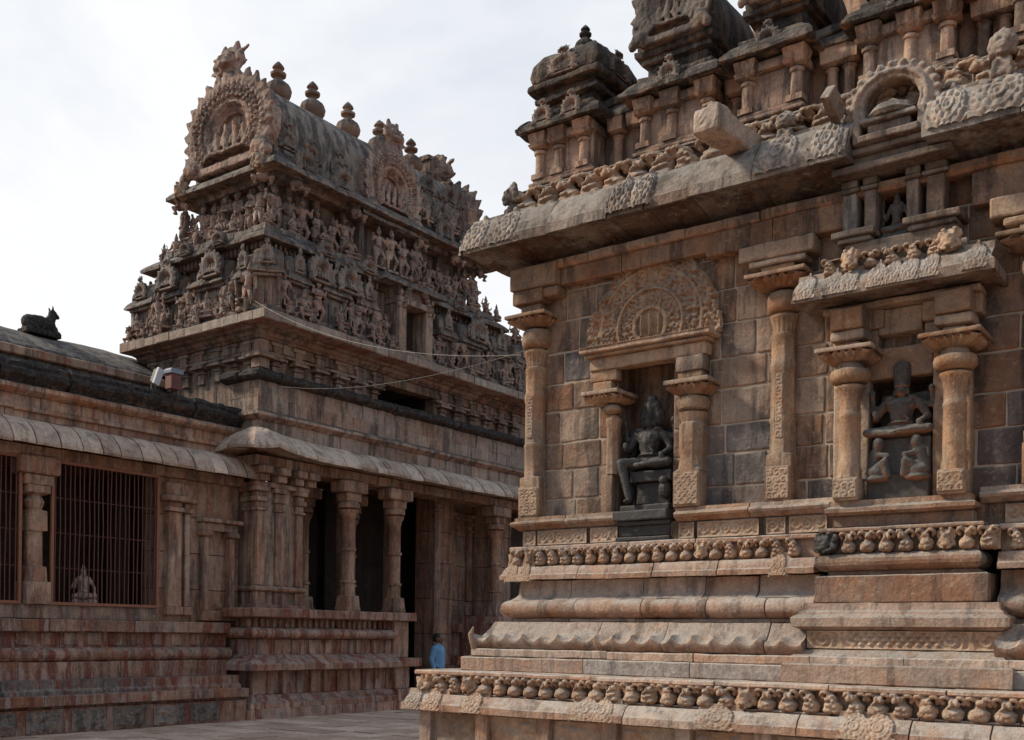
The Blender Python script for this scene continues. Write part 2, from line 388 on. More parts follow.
# ------------------------------------------------------------------ carved figures (one continuous skin each, facing -y)
def crown(mb, x, y, z, h, r):
    mb.limb((x, y, z), (x, y, z+h), r, r*.45); mb.ell((x, y, z+h*1.05), (r*.4, r*.4, r*.6))
    mb.ell((x, y, z+.0), (r*1.25, r*1.25, r*.35))
def head(mb, x, y, z, r):
    mb.ell((x, y, z), (r*.82, r*.95, r*1.15)); mb.ell((x, y-r*.9, z-r*.1), (r*.18, r*.25, r*.3))
    for s in (-1, 1):
        mb.ell((x+s*r*.95, y, z-r*.2), (r*.2, r*.3, r*.55)); mb.ell((x+s*r*.35, y-r*.8, z+r*.15), (r*.2, r*.14, r*.12))
    mb.ell((x, y-r*.8, z-r*.55), (r*.32, r*.2, r*.12))
def standing(seed, arms=2, sway=.03, slab=True):
    r = random.Random(seed); mb = MB(); s = sway if seed % 2 else -sway
    hip = (s, 0, .46); ch = (-s*.5, 0, .66)
    for q in (-1, 1):
        kx = q*.06 + (s if q*s > 0 else s*.2); fx = q*.075
        bend = .04 if q*s < 0 else 0
        mb.limb((hip[0]+q*.05, 0, .45), (kx+q*bend, -.03-bend, .26), .062, .043)
        mb.limb((kx+q*bend, -.03-bend, .26), (fx, .0, .06), .042, .028)
        mb.ell((fx, -.04, .035), (.032, .06, .028))
    mb.ell(hip, (.105, .075, .07)); mb.limb(hip, ch, .07, .088); mb.ell((ch[0], -.01, .68), (.105, .07, .075))
    mb.limb((ch[0], 0, .72), (ch[0], 0, .79), .035, .032); head(mb, ch[0]+s*.3, -.01, .825, .052); crown(mb, ch[0]+s*.3, 0, .87, .1, .045)
    pts = [((.17, -.02, .56), (.12, -.1, .5)), ((.18, .0, .6), (.19, -.04, .74)), ((.16, -.02, .54), (.17, -.03, .4)), ((.15, -.06, .58), (.05, -.1, .6))]
    for q in (-1, 1):
        for k in range(arms//2 + (0 if arms > 1 else 1)):
            e, h = pts[(r.randrange(4) if k == 0 else 1)]
            S = (ch[0]+q*.105, 0, .715)
            E_ = (ch[0]+q*e[0], e[1], e[2]); H_ = (ch[0]+q*h[0], h[1], h[2])
            mb.limb(S, E_, .035, .028); mb.limb(E_, H_, .028, .022); mb.ell(H_, (.03, .03, .035))
    mb.ell((hip[0], -.07, .36), (.02, .02, .12)); mb.ell((hip[0], -.02, .47), (.115, .085, .025))
    mb.limb((ch[0]-.07, -.06, .7), (ch[0]+.07, -.06, .7), .016, .016)
    if slab: mb.box(-.14, .14, -.09, .09, -.02, .035)
    return mb
def seated(seed, arms=4, pend=True, wide=.26, ped=True):
    r = random.Random(seed); mb = MB()
    if ped: mb.box(-.27, .27, -.17, .12, 0, .09); mb.box(-.24, .24, -.14, .12, .09, .13)
    mb.ell((0, .0, .22), (.15, .11, .09)); mb.limb((0, 0, .24), (0, -.01, .45), .09, .115); mb.ell((0, -.02, .5), (.155, .09, .09))
    # folded leg, the other hanging or folded
    mb.limb((.07, -.04, .2), (wide, -.12, .19), .075, .055); mb.limb((wide, -.12, .19), (.02, -.19, .17), .05, .035); mb.ell((-.04, -.19, .165), (.06, .03, .03))
    if pend:
        mb.limb((-.07, -.04, .2), (-.22, -.2, .2), .075, .058); mb.limb((-.22, -.2, .19), (-.13, -.2, -.22), .054, .034); mb.ell((-.12, -.25, -.25), (.036, .075, .026))
    else:
        mb.limb((-.07, -.04, .2), (-wide, -.12, .19), .075, .055); mb.limb((-wide, -.12, .19), (-.02, -.2, .15), .05, .035)
    mb.limb((0, 0, .52), (0, -.01, .62), .045, .042); head(mb, 0, -.02, .665, .068); crown(mb, 0, -.01, .73, .14, .06)
    for q in (-1, 1):
        mb.limb((q*.15, -.01, .53), (q*.235, 0, .36), .045, .036); mb.limb((q*.235, 0, .36), (q*.2, -.13, .36 if q < 0 else .28), .036, .026)
        mb.ell((q*.2, -.15, .4 if q < 0 else .26), (.03, .03, .045))
        if arms > 2:
            mb.limb((q*.15, .02, .53), (q*.28, .03, .48), .04, .032); mb.limb((q*.28, .03, .48), (q*.27, -.0, .62), .03, .024); mb.ell((q*.27, -.02, .67), (.03, .025, .045))
    mb.limb((-.12, -.09, .55), (.09, -.1, .32), .013, .013); mb.ell((0, -.03, .29), (.125, .1, .022))
    for q in (-1, 1): mb.ell((q*.1, -.03, .585), (.05, .05, .03))
    return mb
def gana(seed):
    """squat dwarf holding the course above with raised arms"""
    mb = MB(); s = 1 if seed % 2 else -1
    mb.ell((0, -.02, .36), (.2, .15, .2)); mb.ell((0, 0, .58), (.19, .12, .12)); head(mb, .02*s, -.06, .78, .12); mb.ell((0, -.01, .9), (.15, .12, .06))
    for q in (-1, 1):
        mb.limb((q*.1, -.03, .27), (q*.27, -.17, .26), .085, .07); mb.limb((q*.27, -.17, .26), (q*.2, -.1, .05), .06, .045); mb.ell((q*.2, -.16, .035), (.06, .1, .035))
        mb.limb((q*.17, 0, .62), (q*.32, -.02, .66), .06, .05); mb.limb((q*.32, -.02, .66), (q*.3, 0, .92), .05, .04); mb.ell((q*.3, 0, .96), (.07, .06, .04))
    return mb
def yali(seed):
    """crouching lion bust of the friezes: pot-bellied chest with folded paws, turned head, curled mane spreading under the slab; each one different and worn"""
    r = random.Random(seed*7+1); mb = MB(); u = r.uniform; sd = -1 if seed % 2 else 1
    w = u(.33, .40); mb.ell((u(-.03, .03), -.10, u(.27, .34)), (w, u(.26, .33), u(.25, .31)))
    mb.ell((-.12*sd, -.20, .17), (.24, u(.18, .25), .16)); mb.ell((.15*sd, -.18, .18), (.22, u(.16, .24), .17))
    mb.ell((-.1*sd, -.33, u(.28, .38)), (.16, .10, .08)); mb.ell((.12*sd, -.31, u(.3, .42)), (.13, .09, .08))
    hx = u(-.12, .10)*sd; hz = u(.64, .72)
    mb.limb((0, -.08, .45), (hx*.7, -.10, hz), .24, .18); mb.ell((hx, -.22, hz), (u(.18, .24), .17, u(.13, .17)))
    if seed != 3:
        mb.ell((hx-.13*sd, -.32, hz-.03), (.12, .10, .08)); mb.ell((hx-.15*sd, -.33, hz-.12), (.09, .07, .03))
        for q in (-1, 1): mb.ell((hx+q*.08-.04*sd, -.36, hz+.07), (.045, .04, .04))
    for q in (-1, 1):
        if seed == 4 and q > 0: continue
        P = [(q*.08+hx*.5, -.20, .84), (q*.22, -.30, .89), (q*.36, -.30, .88), (q*.42, -.24, .77), (q*.34, -.2, .66)]
        for a_, b_ in zip(P[:-1], P[1:]): mb.limb(a_, b_, u(.08, .105), u(.08, .10))
    if seed in (1, 4): mb.limb((.32*sd, -.2, .28), (.10*sd, -.36, .54), .075, .06); mb.ell((.07*sd, -.37, .56), (.08, .07, .07))
    if seed in (2, 5): mb.ell((.26*sd, -.16, .56), (.12, .12, .14)); mb.limb((-.32*sd, -.18, .3), (-.16*sd, -.36, .52), .075, .06)
    mb.box(-.46, .46, .06, .2, 0, .98); mb.box(-.46, .46, -.16, .1, .90, .98)
    return mb
def makara(seed):
    """big corner head facing outwards with open jaws and curls"""
    mb = MB(); mb.ell((0, .05, .5), (.46, .4, .48)); mb.ell((0, -.28, .45), (.3, .26, .24)); mb.ell((0, -.36, .28), (.26, .2, .1)); mb.ell((0, -.42, .6), (.16, .14, .12))
    for q in (-1, 1):
        mb.ell((q*.2, -.27, .72), (.1, .09, .1)); mb.ell((q*.42, -.05, .7), (.12, .16, .2)); mb.ell((q*.4, -.12, .3), (.12, .16, .14)); mb.ell((q*.24, -.2, .9), (.12, .14, .1))
        mb.limb((q*.3, -.25, .2), (q*.12, -.42, .12), .08, .06)
    return mb

def crest(seed):
    """upright lion head on a curled foot, for the eave corners"""
    mb = MB(); mb.ell((0, .05, .25), (.24, .3, .26)); mb.ell((0, -.1, .12), (.26, .24, .13)); mb.ell((0, -.06, .68), (.24, .24, .24)); mb.ell((0, -.27, .62), (.15, .14, .1)); mb.ell((0, -.28, .5), (.13, .1, .05))
    for k in range(9):
        a = -.5 + k*.52; mb.ell((.24*math.cos(a), -.02, .68+.25*math.sin(a)), (.08, .12, .08))
    for q in (-1, 1): mb.ell((q*.1, -.25, .77), (.06, .06, .06)); mb.limb((q*.13, -.2, .35), (q*.15, -.28, .08), .08, .07)
    mb.ell((0, .02, .95), (.1, .12, .09)); return mb
CREST = sculpt(crest(1), 'crest_lion_mesh', .03, 'ecarve', rough=.02, rs=9, smooth=1)
YALI = [sculpt(yali(i), 'frieze_lion_mesh', .035, 'carve', rough=.03, rs=6, smooth=1) for i in range(6)]
MAK = sculpt(makara(1), 'corner_monster_mesh', .04, 'carve', rough=.03, rs=7, smooth=1)
STAND = [sculpt(standing(i, arms=(2 if i % 3 else 4), sway=.02+.02*(i % 3)), 'standing_figure_mesh', .017, 'fig', rough=.010, rs=14, smooth=1) for i in range(6)]
SEAT = [sculpt(seated(i, 4 if i else 2, pend=bool(i % 2)), 'seated_figure_mesh', .02, 'fig', rough=.010, rs=12, smooth=1) for i in range(3)]
GANA = [sculpt(gana(i), 'dwarf_figure_mesh', .028, 'fig', rough=.014, rs=9, smooth=1) for i in range(2)]

def lobes(k, a): return abs(math.sin(a*k/2))
def arch_mesh(name, mat, seed=0, petals=19, figures=True, face=True, voxel=.028, inner=.48):
    """horseshoe gable of unit outer radius, centre at the origin, facing -y: flame petals, pearl rings, sunk arched panel with figures"""
    r = random.Random(seed); mb = MB()
    a0, a1 = -42, 222
    # flame petals round the rim
    for k in range(petals):
        a = R(a0 + 6 + (a1-a0-12)*k/(petals-1)); rr = .93
        tip = (math.cos(a)*1.07, -.03, math.sin(a)*1.07 + .05)
        for q in (-.07, 0, .07): mb.limb((math.cos(a+q)*rr, .0, math.sin(a+q)*rr), tip, .085, .035, 6)
    # rings of knobs
    for (rad, n, s, y) in ((.85, 34, .062, -.05), (.74, 30, .045, -.09), (.63, 26, .05, -.07)):
        for k in range(n):
            a = R(a0 + (a1-a0)*k/(n-1)); mb.ell((math.cos(a)*rad, y, math.sin(a)*rad), (s, .07, s), 6, 5)
    # the curved band itself
    rings = []
    for k in range(41):
        a = R(a0 + (a1-a0)*k/40); c, s_ = math.cos(a), math.sin(a); ring = []
        for (rad, y) in ((inner, .34), (inner, -.02), (inner+.05, -.06), (inner+.09, -.02), (.7, -.05), (.9, -.03), (.98, .04), (.98, .34)):
            ring.append((c*rad, y, s_*rad))
        rings.append(ring)
    mb.loft(rings)
    for q in range(3):
        rings = []
        for k in range(31):
            a = R(-30 + 240*k/30); rd = inner - .0 - q*.055; yy = .02+q*.05
            c, s_ = math.cos(a), math.sin(a)
            rings.append([(c*(rd+.03), yy-.02, s_*(rd+.03)), (c*(rd+.03), .34, s_*(rd+.03)), (c*(rd-.03), .34, s_*(rd-.03)), (c*(rd-.03), yy, s_*(rd-.03))])
        mb.loft(rings)
    # back of the panel, sill and curled foot scrolls
    mb.box(-.62, .62, .22, .34, -.62, .3); mb.box(-.8, .8, -.1, .34, -.78, -.62); mb.box(-.52, .52, -.06, .3, -.42, -.36)
    for q in (-1, 1):
        mb.ell((q*.83, -.08, -.6), (.2, .16, .17)); mb.ell((q*.98, -.1, -.72), (.12, .12, .12)); mb.limb((q*.9, -.05, -.5), (q*1.02, -.05, -.3), .08, .03)
    if figures:
        for k, x in enumerate((-.32, -.11, .11, .32)):
            h = .5 if abs(x) < .2 else .38
            mb.limb((x, .08, -.36), (x, .08, -.36+h*.75), .065, .075, 6); mb.ell((x, .05, -.36+h*.92), (.055, .06, .07), 6, 5)
            mb.limb((x-.06, .04, -.1), (x-.1, .02, -.26), .03, .025, 6)
    if face:
        mb.limb((0, .05, .95), (0, .05, 1.12), .17, .14); mb.ell((0, .02, 1.3), (.25, .2, .2)); mb.ell((0, -.14, 1.24), (.15, .12, .09))
        for q in (-1, 1):
            mb.ell((q*.11, -.13, 1.37), (.07, .07, .07)); mb.limb((q*.12, .05, 1.42), (q*.15, .06, 1.64), .12, .055); mb.ell((q*.27, 0, 1.3), (.08, .12, .13))
            mb.limb((q*.2, 0, 1.15), (q*.42, 0, 1.2), .07, .03); mb.limb((q*.2, .02, 1.4), (q*.4, .05, 1.5), .06, .035)
        mb.ell((0, .06, 1.5), (.12, .12, .12))
    return sculpt(mb, name, voxel, mat, rough=.018, rs=11, smooth=1)
ARCH = arch_mesh('horseshoe_gable_mesh', 'fig', 1, voxel=.022)
ARCHS = arch_mesh('small_gable_mesh', 'towerg', 3, petals=11, voxel=.04)

def finial_mb():
    mb = MB()
    mb.shaft(0, 0, [(0, .2, 0), (.04, .2, 0), (.06, .13, 0), (.12, .12, 0), (.17, .26, -12), (.27, .38, -12), (.38, .41, -12), (.48, .36, -12), (.56, .22, -12), (.6, .13, 0), (.66, .12, 0), (.69, .24, 0), (.74, .25, 0), (.77, .13, 0), (.82, .12, 0), (.86, .19, 0), (.89, .17, 0), (.95, .1, 0), (1.0, .02, 0)], seg=48, amp=.006)
    return mb
FIN = None

def eave_medal(name, ol, z1, ot, zt, W, mat='carve', seed=0):
    """horseshoe medallion that follows the curve of an eave; origin on the wall plane below it"""
    mb = MB(); n = 60; pts = [(ol+.0, z1-.075)]
    for i in range(13):
        a = PI/2*i/12; q = i/12; ca = .32*math.cos(a)+.68*(1-q); sa = .32*math.sin(a)+.68*q
        pts.append((ot + (ol-.02-ot)*ca, z1 + (zt-z1)*sa))
    pts.append((ot-.02, zt+.07)); L_ = [0]
    for p, q in zip(pts[:-1], pts[1:]): L_.append(L_[-1] + math.dist(p, q))
    T = L_[-1]
    def at(s_):
        s_ *= T
        for i in range(len(L_)-1):
            if s_ <= L_[i+1] + 1e-9:
                q = (s_-L_[i])/max(1e-9, L_[i+1]-L_[i]); p0, p1 = pts[i], pts[i+1]
                return p0[0]+(p1[0]-p0[0])*q, p0[1]+(p1[1]-p0[1])*q
        return pts[-1]
    def P(i, j):
        u = (i/n*2-1)*.66; z = j/n; o, zz = at(z)
        r = math.hypot(u, z-.42); a = math.atan2(z-.42, u)
        m = r < .46 + .03*abs(math.sin(a*7)) or (z < .3 and abs(u) < .50+.08*math.sin(z*30)) or (z > .75 and abs(u) < .14*(1.08-z)/.3)
        d = -.035
        if m:
            if r < .11: d = .022 + .02*max(0, math.cos((u+.03)*42))*max(0, math.cos((z-.42)*22))
            elif r < .17: d = .036
            elif r < .21: d = .012
            elif r < .33: d = .014 + .024*abs(math.sin(a*4 + seed))
            elif r < .37: d = .038
            elif r < .46: d = .014 + .016*abs(math.sin(a*8))
            else: d = .016 + .014*math.cos(r*30 + 2*a)
            d += noise.noise(Vector((u*9, z*9, seed)))*.006
        d *= W/.34 if W < .34 else 1
        if m and W < .3: d = .008 + d*.62
        return (u*W, -(o + d*.85), zz + d*.45)
    mb.grid(P, n, n)
    me = bpy.data.meshes.new(name); me.from_pydata(mb.v, [], mb.f); fixn(me); me.materials.append(M[mat])
    me.polygons.foreach_set('use_smooth', [True]*len(me.polygons)); return me
MED = {'low': eave_medal('eave_medallion_mesh', 1.105, .905, .985, 1.013, .26), 'mid': eave_medal('eave_medallion_mesh', .298, 2.39, .232, 2.49, .16, seed=2),
       'bay': eave_medal('eave_medallion_mesh', .603, 4.955, .43, 5.11, .19, 'ecarve', seed=4), 'top': eave_medal('eave_medallion_mesh', .625, 6.235, .365, 6.575, .42, 'ecarve', seed=1)}
# ================================================================== THE SHRINE (right)
X0, Y0 = -7.16, 10.2
XE, YB = 2.4, 14.6
S = thing('stone_shrine', 'nearest carved sandstone shrine on a stepped base with lion friezes and two statue niches', 'shrine', (X0, Y0, 0))
CO = (X0, Y0)
def both(mb, prof, bl=(.55, 1.0), xb=XE, x_from=None, ret=True, **k):
    if x_from is None:
        mb.course(prof, CO, (xb, Y0), (0, -1), 1, 0, bl, **k)
        if ret: mb.course(prof, (X0, YB), CO, (-1, 0), 0, 1, bl, **k)
    else:
        mb.course(prof, (x_from, Y0), (xb, Y0), (0, -1), 0, 0, bl, **k)
BX0, BX1 = -3.72, -1.98
# --- foot of the base
mb = MB()
both(mb, slabprof(1.25, 0, .2, .3)); both(mb, slabprof(1.12, .2, .33, .3))
both(mb, [(.3, .332), (.9, .332), (.9, .84), (.3, .84)], bl=(.6, .9))
mb.build('base_footing', 'base', S)
k = 0; x = X0 - .9
while x < XE - .5:
    mb = MB(); mb.block(x, x+.17, Y0-.985, Y0-.85, .33, .835); mb.build('base_post', 'base', S); x += .82
x = X0 - .9
while x < 1.2:
    sd = random.random()*50
    def f(u, v, sd=sd):
        w, h = .6, .42
        e = min(u, w-u, v, h-v)
        return .01 + (.05*max(0, noise.noise(Vector((u*9, v*9, sd)))+.25) if e > .03 else 0)
    relief(x+.2, x+.80, .36, .8, Y0-.902, f, .02).build('carved_panel', 'carve', S, smooth=True); x += .82
# --- lower curved eave with medallions
mb = MB()
both(mb, kapota(1.10, .827, .905, .985, 1.013, .3, soff=.86), bl=(.6, 1.15), jit=.008)
both(mb, slabprof(.94, 1.013, 1.035, .3), jit=0, tv=.2); mb.build('lower_eave', 'base', S, smooth=False)
def medal(x, kind, s=1.):
    inst(MED[kind], 'eave_medallion', S, (x, Y0, 0), 0, (s, 1, 1))
for x, s in ((-8.08, .9), (-7.80, 1), (-7.22, 1.), (-5.75, 1.2), (-5.55, 1.), (-4.30, 1.35), (-3.0, 1.), (-2.80, 1.1), (-1.2, 1)): medal(x, 'low', s)
# --- frieze course 1
mb = MB(); both(mb, slabprof(.84, 1.035, 1.25, .3, r=.004), tv=.3, jit=0)
both(mb, slabprof(.985, 1.235, 1.285, .3), bl=(.9, 1.6)); mb.build('frieze_slab', 'base', S)
def lion(x, o, z, w, h, d, rotz=0, i=None, name='frieze_lion', y=None):
    i = random.randrange(6) if i is None else i
    ob = inst(YALI[i], name, S, (x, (Y0 - o) if y is None else y, z), rotz, (w/.84, d/.42, h)); return ob
x = X0 - .62; n = 0
while x < -.2:
    if n in (2, 18): inst(MAK, 'frieze_monster_head', S, (x, Y0-.90, 1.025), random.uniform(-.2, .2), (.22, .26, .25))
    else: lion(x, .86, 1.025, .190*random.uniform(.95, 1.08), .225, .14, random.uniform(-.06, .06), name='frieze_lion')
    x += .205 + random.uniform(-.008, .008); n += 1
inst(MAK, 'frieze_monster_head', S, (X0-.86, Y0-.86, 1.02), -PI/4, (.25, .27, .27))
for k in range(9):
    o = inst(YALI[k % 3], 'frieze_lion', S, (X0-.86, Y0-.55+k*.21, 1.025), -PI/2, (.21, .45, .235))
# --- steps
mb = MB(); both(mb, slabprof(.60, 1.285, 1.447, .1), bl=(.7, 1.3), greyp=.15); both(mb, slabprof(.518, 1.447, 1.538, .1), bl=(.7, 1.4), greyp=.1); mb.build('base_step', 'base', S)
# --- lotus moulding with scalloped lip
def wavy(sp, o, z):
    if o > .44 and z < 1.74:
        w = max(0, 1 - abs(math.sin(PI*(sp+.02)/.235)))**1.3
        k = 0 if z < 1.585 else (1 if z < 1.66 else max(0, (1.74-z)/.08))
        return o + (.022*w if 1.585 < z < 1.66 else 0), z + .062*w*k
    return o, z
lot = [(.05, 1.54), (.455, 1.54), (.487, 1.575), (.507, 1.60), (.512, 1.625), (.50, 1.645), (.478, 1.655), (.44, 1.675), (.40, 1.72), (.36, 1.78), (.325, 1.85), (.05, 1.85)]
mb = MB(); both(mb, lot, bl=(.7, 1.2), xb=BX0+.02, cell=.026, wob=wavy, jit=.006)
mb.limb((X0-.49, Y0-.49, 1.56), (X0-.52, Y0-.52, 1.70), .045, .035); mb.limb((X0-.52, Y0-.52, 1.70), (X0-.50, Y0-.50, 1.79), .034, .008)
mb.build('lotus_moulding', 'base', S, smooth='auto')
mb = MB(); both(mb, lot, bl=(.7, 1.2), x_from=BX1-.02, cell=.03, wob=wavy); mb.build('lotus_moulding', 'base', S, smooth='auto')
# --- roll moulding and throat, eave and frieze slab: left and right of the bay
for kw in (dict(xb=BX0+.05), dict(x_from=BX1-.05)):
    mb = MB()
    both(mb, slabprof(.165, 1.85, 1.90, 0), **kw)
    both(mb, torus_prof(.175, 2.003, .105, 0), bl=(.55, .9), jit=.008, amp=.008, **kw)
    both(mb, [(0, 2.108), (.19, 2.108), (.15, 2.14), (.125, 2.17), (.113, 2.33), (0, 2.33)], **kw)
    mb.build('roll_moulding', 'base', S, smooth='auto')
    mb = MB()
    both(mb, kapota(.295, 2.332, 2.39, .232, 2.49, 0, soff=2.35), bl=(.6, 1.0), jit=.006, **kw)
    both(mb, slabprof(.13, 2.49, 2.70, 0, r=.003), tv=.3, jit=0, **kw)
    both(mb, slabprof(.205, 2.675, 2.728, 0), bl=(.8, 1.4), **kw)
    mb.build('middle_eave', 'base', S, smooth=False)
x = X0 - .10; n = 0
while x < -.3:
    if not (BX0-.02 < x < BX1):
        if n in (1, 14): inst(MAK, 'frieze_monster_head', S, (x, Y0-.17, 2.50), .1, (.15, .15, .21))
        else: lion(x, .13, 2.497, .142, .20, .13)
    x += .168; n += 1
inst(MAK, 'frieze_monster_head', S, (X0-.15, Y0-.15, 2.495), -PI/4, (.15, .16, .22))
for x in (-7.28, -4.03, -7.1): medal(x, 'mid', 1)
# --- carved dado and wall ledge
mb = MB(); both(mb, [(-.3, 2.728), (.10, 2.728), (.10, 2.935), (-.3, 2.935)], bl=(.5, .8)); mb.build('dado', 'wall', S)
mb = MB()
led = [(-.2, 2.93), (.13, 2.93), (.165, 2.955), (.2, 2.975), (.212, 3.0), (.2, 3.02), (.165, 3.035), (.16, 3.072), (-.2, 3.072)]
mb.course(led, CO, (-5.93, Y0), (0, -1), 1, 0, (.5, .9)); mb.course(led, (X0, YB), CO, (-1, 0), 0, 1, (.5, .9)); mb.build('wall_ledge', 'col', S)
for (p, q) in ((-5.22, -3.5), (-2.2, XE)):
    mb = MB(); mb.course(led, (p, Y0), (q, Y0), (0, -1), 0, 0, (.5, .9)); mb.build('wall_ledge', 'col', S)
def scroll(w, h, sd, cell=.13, dep=.028, fr=.012):
    def f(u, v):
        e = min(u, w-u, v, h-v)
        if e < .0: return -.01
        if e < fr: return dep*.9
        q = u/cell; c = (math.floor(q)+.5)*cell; r = math.hypot(u-c, (v-h/2))*1.0; a = math.atan2(v-h/2, (u-c)*(1 if int(q) % 2 else -1))
        return .004 + dep*(.5+.5*math.sin(r*150 + a*1.0 + sd))*(.6+.5*noise.noise(Vector((u*25, v*25, sd))))
    return f
for (a, b) in ((-7.22, -7.05), (-7.02, -6.35), (-6.3, -5.95), (-5.2, -5.02), (-4.98, -4.3), (-4.22, -4.02), (-3.98, -3.6), (-2.0, -1.5), (-1.45, -.6)):
    relief(a, b, 2.745, 2.918, Y0-.104, scroll(b-a, .173, a*7, cell=.12), .011).build('carved_panel', 'carve', S, smooth=True)

# --- the wall of coursed stones with its two niches
OPEN = [(-6.03, -5.35, 3.0, 4.74), (-3.22, -2.63, 3.0, 4.16), (-3.12, -2.86, 5.44, 6.0)]
mb = MB(); zs = [2.94, 3.28, 3.62, 3.93, 4.30, 4.62, 4.98, 5.34, 5.68, 6.05, 6.5]
def inopen(x0, x1, z0, z1):
    for (a, b, c, d) in OPEN:
        if x0 < b-.01 and x1 > a+.01 and z0 < d-.01 and z1 > c+.01: return (a, b, c, d)
    return None
GREYB = [(-4.95, -4.35, 3.1, 3.9), (-2.25, -1.2, 3.1, 3.92), (-3.98, -3.6, 3.05, 3.4), (-6.6, -6.35, 4.55, 4.95)]
for zi in range(len(zs)-1):
    z0, z1 = zs[zi], zs[zi+1]; x = X0 + (.0 if zi % 2 else -.0)
    while x < XE:
        w = random.uniform(.32, .72); x1 = x + w
        segs = [(x, x1, z0, z1)]
        for (a, b, c, d) in OPEN:
            ns = []
            for (p, q, r_, t_) in segs:
                if p < b and q > a and r_ < d and t_ > c:
                    if p < a: ns.append((p, a, r_, t_))
                    if q > b: ns.append((b, q, r_, t_))
                    if t_ > d: ns.append((max(p, a), min(q, b), d, t_))
                    if r_ < c: ns.append((max(p, a), min(q, b), r_, c))
                else: ns.append((p, q, r_, t_))
            segs = ns
        for (p, q, r_, t_) in segs:
            if q-p < .03 or t_-r_ < .03: continue
            g = 0
            cx, cz = (p+q)/2, (r_+t_)/2
            for (a, b, c, d) in GREYB:
                if a < cx < b and c < cz < d: g = random.uniform(.6, .9)
            if random.random() < .015: g = random.uniform(.3, .6)
            dj = random.uniform(-.010, .002)
            e1, e2, e3, e4 = [random.uniform(.004, .013) for _ in range(4)]; mb.block(p+e1, q-e2, Y0-.0+dj, Y0+.4, r_+e3, t_-e4, g=g, cell=.06, amp=.007, rnd=.016, fr=5)
        x = x1
y = YB
for zi in range(len(zs)-1):
    y = Y0 + .42
    while y < YB:
        w = random.uniform(.5, .9); mb.block(X0+random.uniform(-.006, .006), X0+.35, y+.004, min(YB, y+w)-.004, zs[zi]+.004, zs[zi+1]-.004, cell=.2); y += w
mb.build('wall', 'wall', S)
M['mortar'] = plain('pale_lime_mortar', (.34, .28, .22), .95, .35, scale=5)
mb = MB()
def bands(x0, x1, z0, z1, y0, y1):
    xs = sorted({x0, x1, *[q for (a, b, c, d) in OPEN for q in (a-.01, b+.01) if x0 < q < x1]})
    for i in range(len(xs)-1):
        a, b = xs[i], xs[i+1]; cx = (a+b)/2; z = z0
        for (p, q, c, d) in sorted(OPEN, key=lambda t: t[2]):
            if p-.011 < cx < q+.011:
                if c > z: mb.box(a, b, y0, y1, z, c-.01)
                z = d+.01
        mb.box(a, b, y0, y1, z, z1)
bands(X0+.05, XE, 2.95, 6.5, Y0+.011, Y0+.39); mb.build('wall_mortar', 'mortar', S)
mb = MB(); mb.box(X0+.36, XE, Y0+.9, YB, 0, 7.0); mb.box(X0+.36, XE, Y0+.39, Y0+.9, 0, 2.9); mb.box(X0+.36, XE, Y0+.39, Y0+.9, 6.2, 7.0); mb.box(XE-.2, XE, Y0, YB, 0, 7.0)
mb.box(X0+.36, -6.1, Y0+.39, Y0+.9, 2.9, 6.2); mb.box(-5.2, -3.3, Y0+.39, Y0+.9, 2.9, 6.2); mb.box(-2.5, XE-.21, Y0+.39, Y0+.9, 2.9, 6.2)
mb.build('wall_core', 'inner', S)

